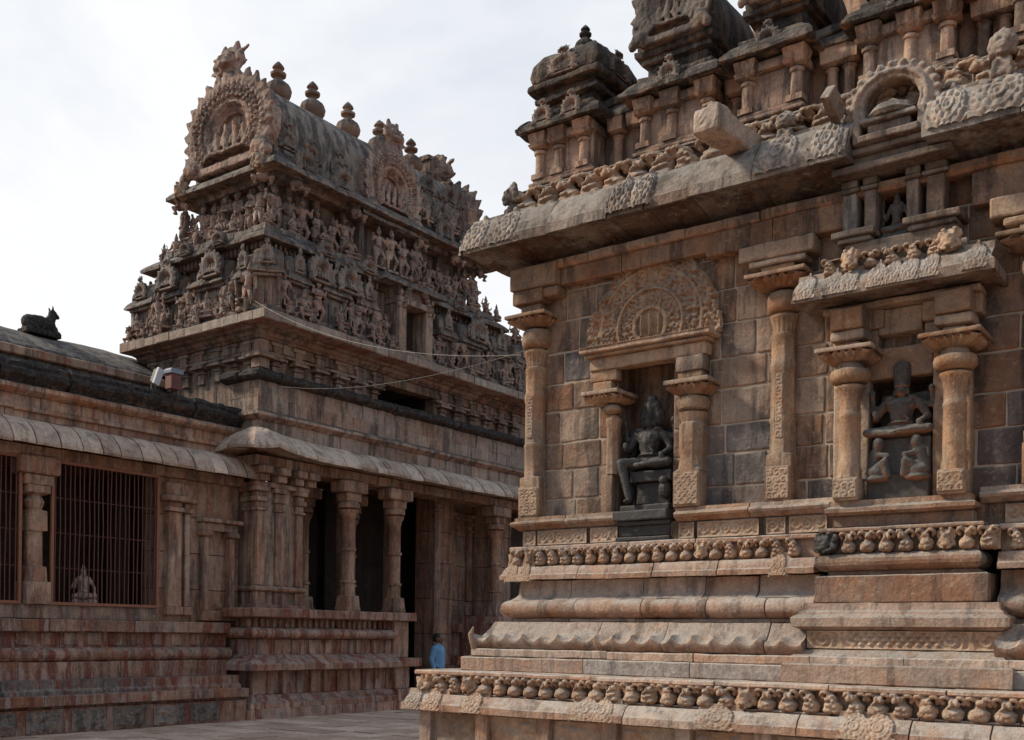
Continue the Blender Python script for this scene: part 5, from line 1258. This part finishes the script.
for (x, y, rz) in ((-19.8, 14.5, 0), (-17.2, 14.5, .7)): inst(MAK, 'corner_monster', G, (x, y, 11.2), rz, (.34, .4, .45))
# broken crest fragment behind the last finial
mb = MB(); mb.block(-18.7, -18.35, 21.15, 21.35, 13.45, 14.25, cell=.08, amp=.02); mb.block(-18.7, -18.3, 21.45, 21.75, 13.45, 14.5, cell=.08, amp=.05, fr=5); mb.limb((-18.5, 21.7, 13.9), (-18.45, 22.1, 14.15), .12, .03); mb.block(-18.7, -18.35, 21.1, 21.75, 14.25, 14.38, cell=.08, amp=.03)
mb.build('broken_crest', 'tower', G)

# ================================================================== THE HALL (far left) with its barred windows
HX = -17.1
H = thing('temple_hall', 'low stone hall with curved slab eave, blackened parapet and barred windows on the left', 'hall', (HX, 8, 0))
YA, YH = 3.0, 13.96
def hc(mb, prof, y1=YH, **k): mb.course(prof, (HX, YA), (HX, y1), (1, 0), 0, 0, k.pop('bl', (1.0, 1.9)), **k)
mb = MB()
hc(mb, [(-.6, 0), (1.02, 0), (1.02, .40), (-.6, .40)], gap=.012, y1=13.36); hc(mb, slabprof(1.10, .45, .62, -.6), gap=.012, jit=.015, y1=13.36)
hc(mb, [(-.6, .62), (.86, .62), (.86, .68), (.80, .72), (.80, .86), (-.6, .86)], greyp=.6, y1=13.36); hc(mb, [(-.6, .86), (.42, .86), (.42, 1.15), (-.6, 1.15)], y1=13.36)
hc(mb, torus_prof(.30, 1.27, .12, -.6), y1=13.5, greyp=.15); hc(mb, [(-.6, 1.39), (.2, 1.39), (.2, 1.66), (-.6, 1.66)], y1=13.5); hc(mb, slabprof(.34, 1.66, 1.87, -.6), y1=13.5)
for i in range(24): mb.block(HX+.19, HX+.225, 3.2+i*.43, 3.42+i*.43+random.uniform(-.05, .05), 1.43, 1.65, rnd=.01, cell=.2)
mb.block(HX-.6, HX+.95, YA, YH-.7, .40, .45, cell=.5)
mb.build('plinth', 'plinth', H)
y = 7.4; 
while y < 12.6:
    w = .62
    def f(u, v, sd=y): 
        e = min(u, .62-u, v, .34-v); return .01 + (.055*max(0, noise.noise(Vector((u*11, v*11, sd)))+.25) if e > .03 else 0)
    relief(y, y+w, .03, .37, HX+1.022, f, .02, out='+x').build('carved_panel', 'towerg', H, smooth=True); y += .78
# wall, jambs, sill
mb = MB()
for (a, b) in ((YA, 5.0), (7.3, 7.7), (12.0, 13.96)):
    for (za, zb_) in ((1.87, 2.5), (2.5, 3.2), (3.2, 3.9), (3.9, 4.62)): mb.block(HX-.35, HX, a, b, za+.004, zb_-.004, cell=.25)
mb.block(HX-.3, HX+.06, YA, 12.05, 1.875, 2.12, cell=.2); mb.build('wall', 'low', H)
def hpil(y0, y1, z0=2.0, z1=4.5, o=.14):
    mb = MB(); mb.block(HX-.1, HX+o+.03, y0-.03, y1+.03, z0, z0+.16); mb.block(HX-.1, HX+o, y0, y1, z0+.162, z1-.55, cell=.2)
    mb.block(HX-.1, HX+o+.06, y0-.05, y1+.05, z1-.548, z1-.46); mb.block(HX-.1, HX+o, y0, y1, z1-.458, z1-.36); mb.block(HX-.1, HX+o+.12, y0-.12, y1+.12, z1-.358, z1-.24, rnd=.03); mb.block(HX-.1, HX+o, y0-.05, y1+.05, z1-.238, z1)
    return mb.build('wall_pilaster', 'low', H)
hpil(12.2, 12.5); hpil(12.62, 12.74, o=.07)
# pillar between the two windows
mb = MB(); px_, py_ = HX-.02, 9.63
mb.block(px_-.2, px_+.2, py_-.22, py_+.22, 2.12, 2.5); mb.shaft(px_, py_, [(2.5, .17, 4), (2.75, .16, 4), (2.77, .14, 8), (3.35, .135, 8), (3.36, .17, 4), (3.7, .16, 4), (3.72, .13, 0), (3.85, .17, 0), (3.95, .12, 0), (4.0, .2, 4), (4.12, .2, 4)], seg=40, amp=.01)
mb.block(px_-.15, px_+.2, py_-.25, py_+.25, 4.122, 4.3, rnd=.03); mb.block(px_-.15, px_+.24, py_-.36, py_+.36, 4.302, 4.62, rnd=.05); mb.build('pillar', 'low', H, smooth='auto')
# blind niche by the porch
mb = MB(); mb.block(HX, HX+.16, 13.0, 13.12, 2.1, 3.55); mb.block(HX, HX+.16, 13.62, 13.74, 2.1, 3.55); mb.block(HX, HX+.22, 12.92, 13.2, 3.552, 3.66, rnd=.03); mb.block(HX, HX+.22, 13.54, 13.82, 3.552, 3.66, rnd=.03); mb.block(HX, HX+.18, 12.95, 13.8, 3.662, 3.82); mb.block(HX, HX+.26, 12.9, 13.88, 3.822, 3.90); mb.block(HX, HX+.2, 12.95, 13.8, 1.9, 2.1); mb.build('blind_niche', 'low', H)
# grilles
def grille(y0, y1, label):
    mb = MB()
    for (a, b) in ((y0, y0+.05), (y1-.05, y1)): mb.box(HX+.06, HX+.11, a, b, 2.12, 4.6)
    mb.box(HX+.06, HX+.11, y0+.05, y1-.05, 2.12, 2.17); mb.box(HX+.06, HX+.11, y0+.05, y1-.05, 4.55, 4.6)
    f = mb.build('window_grille', 'frame', H, label=label); b = MB(); n = int((y1-y0)/.088)
    for i in range(1, n):
        y = y0 + (y1-y0)*i/n + random.uniform(-.012, .012); b.loft([[(HX+.075, y-.008+d, z), (HX+.092, y-.008+d, z), (HX+.092, y+.008+d, z), (HX+.075, y+.008+d, z)] for z, d in ((2.17, 0), (2.8, random.uniform(-.008, .008)), (3.5, random.uniform(-.014, .014)), (4.1, random.uniform(-.008, .008)), (4.55, 0))])
    for z in (2.75, 3.35, 3.95): b.box(HX+.068, HX+.074, y0+.05, y1-.05, z, z+.014)
    b.build('bars', 'iron', f)
grille(9.88, 12.02, 'wide rusty red window grille with a small statue behind it'); grille(7.75, 9.36, 'rusty red window grille at the left edge')
grille(5.05, 7.3, None)
# interior room
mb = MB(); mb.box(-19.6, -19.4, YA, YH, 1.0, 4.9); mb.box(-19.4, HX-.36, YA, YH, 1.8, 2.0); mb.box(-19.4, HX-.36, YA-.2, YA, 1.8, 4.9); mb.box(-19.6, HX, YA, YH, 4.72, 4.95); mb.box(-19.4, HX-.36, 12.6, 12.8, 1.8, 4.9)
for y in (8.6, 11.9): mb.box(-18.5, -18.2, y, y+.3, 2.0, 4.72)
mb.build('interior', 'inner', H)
# eave of curved slabs
he = [(-.4, 4.76), (.2, 4.84), (.42, 4.76), (.51, 4.74), (.53, 4.745), (.53, 4.79), (.51, 4.84), (.46, 4.93), (.38, 5.03), (.26, 5.13), (.12, 5.20), (.02, 5.225), (-.4, 5.23)]
mb = MB(); hc(mb, he, bl=(.34, .46), gap=.026, jit=.014, amp=.009, tv=1.7, cell=.09); mb.build('hall_eave', 'leave', H, smooth=False)
mb = MB(); hc(mb, [(-.2, 4.60), (.12, 4.60), (.14, 4.66), (.14, 4.78), (-.2, 4.78)]); mb.build('beam', 'low', H)
mb = MB(); hc(mb, [(-.5, 5.232), (-.02, 5.232), (-.02, 5.36), (-.5, 5.36)], jit=.01); hc(mb, slabprof(.04, 5.36, 5.44, -.5), jit=.01); hc(mb, [(-.5, 5.44), (.0, 5.44), (0, 5.62), (-.5, 5.62)], jit=.01)
hc(mb, [(-.5, 5.62), (.05, 5.62), (.12, 5.66), (.15, 5.70), (.15, 5.76), (.06, 5.80), (-.5, 5.80)]); mb.build('upper_wall', 'low', H)
mb = MB(); hc(mb, [(-.5, 5.80), (.02, 5.80), (.06, 5.86), (.16, 5.93), (.18, 6.0), (.1, 6.07), (.12, 6.12), (.06, 6.19), (-.5, 6.21)], jit=.025, amp=.03, bl=(.4, .8)); mb.build('parapet', 'black', H)
mb = MB(); mb.box(-23.5, HX-.3, YA, YH+.2, 4.96, 5.9); mb.box(-23.5, -19.9, YA, YH+.2, 5.9, 7.0); mb.build('hall_core', 'roof', H)
mb = MB(); mb.course([(-.3, 7.0), (.1, 7.0), (.12, 7.02), (.12, 7.16), (.06, 7.19), (-.3, 7.19)], (-19.9, YA), (-19.9, YH+.25), (1, 0), 0, 0, (.6, 1.0)); mb.build('roof_ledge', 'low', H)
rings = []
for i in range(46):
    y = YA + (YH+.25-YA)*i/45; ring = []
    for (x, z) in ((-19.9, 7.0), (-19.84, 7.18), (-19.95, 7.27), (-20.2, 7.42), (-20.5, 7.58), (-20.85, 7.75), (-21.15, 7.87), (-21.5, 7.93), (-22.3, 7.93), (-23.0, 7.7), (-23.4, 7.2), (-23.4, 7.0)):
        p = Vector((x, y, z)); p += noise.noise_vector(p*1.3)*.05 + noise.noise_vector(p*5)*.012; ring.append(tuple(p))
    rings.append(ring)
mb = MB(); mb.loft(rings); mb.build('curved_roof', 'roof', H, smooth=True)
mb = MB()
for (a, b) in ((-19.6, HX),): mb.block(a, b, YA-.2, YA, 0, 4.9, cell=.5)
mb.build('end_wall', 'low', H)

# statues / things on and in the buildings
mb = MB(); mb.ell((0, 0, .2), (.16, .3, .2)); mb.ell((0, .0, .3), (.1, .1, .1)); mb.ell((0, -.2, .19), (.17, .17, .18)); mb.ell((0, .2, .2), (.15, .17, .2)); mb.limb((0, .22, .26), (0, .30, .46), .12, .09); mb.ell((0, .31, .5), (.08, .1, .1)); mb.ell((0, .40, .46), (.05, .07, .06))
for q in (-1, 1): mb.limb((q*.05, .28, .56), (q*.08, .27, .66), .03, .018); mb.limb((q*.12, .25, .1), (q*.12, .38, .05), .05, .045); mb.limb((q*.14, -.22, .1), (q*.16, -.1, .05), .07, .05)
mb.ell((0, .36, .12), (.1, .06, .12)); mb.box(-.2, .2, -.36, .4, -.08, .04)
me = sculpt(mb, 'bull_mesh', .022, 'black', rough=.008, rs=14); o = bpy.data.objects.new('bull_statue', me); COL.objects.link(o); o.location = (-21.05, 11.9, 7.88); o.scale = (1.0, 1.0, .92)
tag(o, 'dark stone bull lying on the crest of the hall roof', 'statue')
me = sculpt(seated(2, 2, False, .22), 'small_god_mesh', .02, 'leave', rough=.006, rs=14); o = bpy.data.objects.new('seated_statue', me); COL.objects.link(o); o.location = (-17.75, 10.95, 2.15); o.rotation_euler = (0, 0, R90-.3); o.scale = (.85, .85, .85)
mb = MB(); mb.block(-.3, .3, -.2, .2, -.18, 0); p = mb.build('pedestal', 'darkgrey'); p.parent = o
tag(o, 'small pale seated statue on a base behind the window grille', 'statue')
# floodlight and box on the parapet corner
L1 = thing('floodlight', 'white rectangular floodlight on the blackened parapet by the tower', 'floodlight', (-16.95, 11.9, 6.2))
mb = MB(); mb.box(-.04, .04, -.1, .1, -.2, .2); h_ = mb.build('lamp_face', 'lampw', None, bevel=.01); h_.parent = L1; h_.rotation_euler = (R(-14), R(10), R(10)); h_.location = (0, .02, .22); h_.scale = (.7, .7, .8)
mb = MB(); mb.box(-.12, -.042, -.08, .08, -.16, .16); 
for i in range(5): mb.box(-.16, -.121, -.07+i*.032, -.06+i*.032, -.14, .14)
h2 = mb.build('housing', 'blackm', None); h2.parent = h_
mb = MB(); mb.box(-.03, .0, -.12, -.1, -.05, .05); mb.limb((-.05, 0, -.2), (-.05, 0, .08), .015, .015); b_ = mb.build('bracket', 'blackm', None); b_.parent = L1
L2 = thing('equipment_box', 'rusty red box with blue-grey cap beside the white floodlight', 'equipment box', (-16.95, 12.24, 6.2)); L2.scale = (.8, .7, .85)
mb = MB(); mb.box(-.12, .12, -.14, .17, .05, .38); o = mb.build('casing', 'boxr', None, bevel=.012); o.parent = L2
mb = MB(); mb.box(-.16, .16, -.18, .22, .382, .47); mb.box(-.13, .13, -.14, .18, .471, .50); o = mb.build('cap', 'boxb', None, bevel=.012); o.parent = L2
mb = MB(); mb.box(.121, .13, -.1, .14, .1, .33); o = mb.build('door', 'iron', None); o.parent = L2
mb = MB()
for q in (-.09, .12): mb.limb((0, q, .06), (.0, q, -.02), .015, .015)
mb.limb((.1, .1, .05), (.13, .0, -.05), .01, .01); o = mb.build('leg', 'blackm', None); o.parent = L2
# cables
def cable(pts, r, label, sag=.3):
    mb = MB()
    for a, b in zip(pts[:-1], pts[1:]):
        a = Vector(a); b = Vector(b); n = 20; P = [a.lerp(b, i/n) - Vector((0, 0, sag*4*(i/n)*(1-i/n)*(a-b).length*.06)) for i in range(n+1)]
        rings = []
        d = (b-a).normalized(); u = d.cross(Vector((0, 0, 1))).normalized(); w_ = d.cross(u)
        for p in P: rings.append([tuple(p + u*math.cos(t)*r + w_*math.sin(t)*r) for t in [2*PI*k/6 for k in range(6)]])
        mb.loft(rings)
    o = mb.build('overhead_cable', 'cable'); tag(o, label, 'cable', 'cables slung between the buildings'); return o
cable([(-16.2, 13.55, 8.12), (-7.34, 10.14, 5.02)], .004, 'pale cable sagging from the tower cornice corner to the shrine pillar', .55)
cable([(-16.95, 12.5, 6.35), (-16.3, 14.2, 6.62), (-7.34, 10.2, 5.08)], .003, 'thin cable running from the floodlight box past the black ledge to the shrine', .35)

# ------------------------------------------------------------------ ground
def ground():
    mb = MB(); mb.box(-1500, 1500, -1500, 1500, -.4, -.03); o = mb.build('ground', 'soil'); o['kind'] = 'structure'
    mb = MB(); y = -6.0
    while y < 30:
        h = random.uniform(.32, .6); x = -18 + random.uniform(-.5, 0)
        while x < 14:
            w_ = random.uniform(.4, 1.0); mb.box(x+.012, min(x+w_, 14)-.012, y+.012, y+h-.012, -.06, random.uniform(-.009, .009), random.uniform(-1.3, 1.3)); x += w_
        y += h
    o = mb.build('pavement', 'pave', bevel=.01); o['kind'] = 'structure'
    mb = MB(); mb.box(-18, 14, -6, 30, -.028, -.014); o = mb.build('ground', 'soil'); o['kind'] = 'structure'
ground()

# ------------------------------------------------------------------ the visitor
P0 = (-16.35, 19.35)
bd = MB()
for q in (-1, 1):
    bd.limb((q*.09, 0, .88), (q*.10, -.02, .48), .085, .058); bd.limb((q*.10, -.02, .48), (q*.10, .03, .09), .055, .038); bd.ell((q*.10, -.06, .04), (.045, .12, .04))
    bd.limb((q*.17, 0, 1.38), (q*.23, .05, 1.10), .052, .042); bd.limb((q*.23, .05, 1.10), (q*.22, .0, .86), .04, .028)
    bd.ell((q*.22, -.01, .80), (.022, .042, .05))
    for k in range(4): bd.limb((q*.22, -.04+k*.02, .77), (q*.215, -.05+k*.02, .69 - .01*(k in (1, 2))), .009, .007, 6)
    bd.limb((q*.21, -.05, .81), (q*.19, -.075, .75), .011, .008, 6)
bd.ell((0, 0, .93), (.16, .11, .13)); bd.limb((0, 0, .95), (0, .01, 1.3), .125, .15); bd.ell((0, .01, 1.33), (.19, .1, .1)); bd.limb((0, .01, 1.40), (0, -.01, 1.5), .055, .052)
bd.ell((0, -.02, 1.60), (.074, .095, .115)); bd.ell((0, -.045, 1.55), (.055, .07, .07)); bd.ell((0, -.12, 1.585), (.014, .022, .024)); bd.ell((0, -.105, 1.545), (.026, .014, .009))
for q in (-1, 1): bd.ell((q*.077, 0, 1.59), (.012, .022, .032)); bd.ell((q*.03, -.098, 1.615), (.014, .01, .007))
me = sculpt(bd, 'person_body', .0085, 'skin', smooth=2); me.materials[0] = M['skin']
person = bpy.data.objects.new('person', me); COL.objects.link(person); person.location = (*P0, 0); person.rotation_euler = (0, 0, R(108)); person.scale = (1.1, 1.2, 1)
tag(person, 'dark-haired man in a light blue long-sleeved shirt walking past the porch', 'person')
sh = MB(); sh.ell((0, 0, .93), (.175, .125, .12)); sh.limb((0, 0, .92), (0, .01, 1.3), .15, .165); sh.ell((0, .01, 1.34), (.205, .115, .095)); sh.limb((0, .01, 1.40), (0, .0, 1.445), .07, .062)
for q in (-1, 1): sh.limb((q*.175, 0, 1.37), (q*.235, .05, 1.10), .068, .058); sh.limb((q*.235, .05, 1.10), (q*.22, .0, .88), .056, .046)
me = sculpt(sh, 'shirt_mesh', .012, 'shirt', rough=.006, rs=16, smooth=2); o = bpy.data.objects.new('shirt', me); COL.objects.link(o); o.parent = person
tr = MB()
for q in (-1, 1): tr.limb((q*.09, 0, .88), (q*.10, -.02, .48), .10, .078); tr.limb((q*.10, -.02, .48), (q*.10, .03, .12), .074, .062)
tr.ell((0, 0, .9), (.168, .12, .1)); me = sculpt(tr, 'trousers_mesh', .012, 'trouser', rough=.005, rs=14); o = bpy.data.objects.new('trousers', me); COL.objects.link(o); o.parent = person
hr = MB(); hr.ell((0, .012, 1.635), (.086, .102, .098)); hr.ell((0, .05, 1.59), (.075, .07, .085)); me = sculpt(hr, 'hair_mesh', .009, 'hair', rough=.005, rs=40); o = bpy.data.objects.new('hair', me); COL.objects.link(o); o.parent = person
# ------------------------------------------------------------------ world, sun, camera
w = bpy.data.worlds.new('World'); sc.world = w; w.use_nodes = True
nt = w.node_tree; N = nt.nodes; L = nt.links; bg = N['Background']
SUN_EL, SUN_AZ = R(38), math.atan2(-.44, -.90)      # direction towards the sun in the ground plane
sky = N.new('ShaderNodeTexSky'); sky.sky_type = 'NISHITA'; sky.sun_disc = False
sky.sun_elevation = SUN_EL; sky.sun_rotation = PI/2 - SUN_AZ; sky.dust_density = 4; sky.air_density = 1.2
tc = N.new('ShaderNodeTexCoord')
def wn(op, a, b=None):
    n = N.new('ShaderNodeMath'); n.operation = op
    for i, q in enumerate((a, b)):
        if q is None: continue
        if isinstance(q, (int, float)): n.inputs[i].default_value = q
        else: L.new(q, n.inputs[i])
    return n.outputs[0]
sc1 = N.new('ShaderNodeVectorMath'); sc1.operation = 'SCALE'; L.new(sky.outputs[0], sc1.inputs[0]); sc1.inputs['Scale'].default_value = .085
mp = N.new('ShaderNodeMapping'); mp.inputs['Scale'].default_value = (1, 1, 2.2); L.new(tc.outputs['Generated'], mp.inputs['Vector'])
nz = N.new('ShaderNodeTexNoise'); nz.inputs['Scale'].default_value = 1.7; nz.inputs['Detail'].default_value = 7; nz.inputs['Roughness'].default_value = .55; nz.inputs['Distortion'].default_value = .4; L.new(mp.outputs[0], nz.inputs['Vector'])
dt = N.new('ShaderNodeVectorMath'); dt.operation = 'DOT_PRODUCT'; L.new(tc.outputs['Generated'], dt.inputs[0]); dt.inputs[1].default_value = Vector((-.93, .30, .05)).normalized()
mr = N.new('ShaderNodeMapRange'); mr.inputs['From Min'].default_value = .35; mr.inputs['From Max'].default_value = .98; L.new(dt.outputs['Value'], mr.inputs['Value'])
fac = wn('ADD', wn('MULTIPLY', mr.outputs[0], .75), wn('MULTIPLY', wn('SUBTRACT', nz.outputs['Fac'], .44), 1.5)); 
cr = N.new('ShaderNodeValToRGB'); L.new(fac, cr.inputs[0])
cr.color_ramp.elements[0].position = .0; cr.color_ramp.elements[0].color = (.36, .42, .52, 1)
cr.color_ramp.elements[1].position = .75; cr.color_ramp.elements[1].color = (.80, .805, .815, 1)
e = cr.color_ramp.elements.new(.35); e.color = (.50, .55, .63, 1)
mx = N.new('ShaderNodeMix'); mx.data_type = 'RGBA'; mx.inputs[0].default_value = .93; L.new(sc1.outputs[0], mx.inputs[6]); L.new(cr.outputs[0], mx.inputs[7])
L.new(mx.outputs[2], bg.inputs['Color']); bg.inputs['Strength'].default_value = SKYS
ld = bpy.data.lights.new('Sun', 'SUN'); ld.energy = SUNS; ld.angle = R(8); ld.color = (1, .87, .70)
lo = bpy.data.objects.new('Sun', ld); COL.objects.link(lo)
sd = Vector((math.cos(SUN_AZ)*math.cos(SUN_EL), math.sin(SUN_AZ)*math.cos(SUN_EL), math.sin(SUN_EL)))
lo.rotation_euler = sd.to_track_quat('Z', 'Y').to_euler(); lo.location = (0, -5, 20)
cd = bpy.data.cameras.new('Camera'); cam = bpy.data.objects.new('Camera', cd); COL.objects.link(cam); sc.camera = cam
FP, HY = 1056., 635.
cd.sensor_width = 36; cd.lens = FP/1024*36; cd.clip_end = 3000; cd.clip_start = .1
cd.shift_x = 0; cd.shift_y = (HY-370)/1024
yaw = R(36.2); ro = R(.72)
cam.location = (0, 0, 1.7)
cam.matrix_world = Matrix.Translation((0, 0, 1.7)) @ Matrix.Rotation(yaw, 4, 'Z') @ Matrix.Rotation(R(90), 4, 'X') @ Matrix.Rotation(ro, 4, 'Z')
sc.view_settings.view_transform = 'Standard'; sc.view_settings.look = 'None'; sc.view_settings.exposure = 0
sc.cycles.use_denoising = True
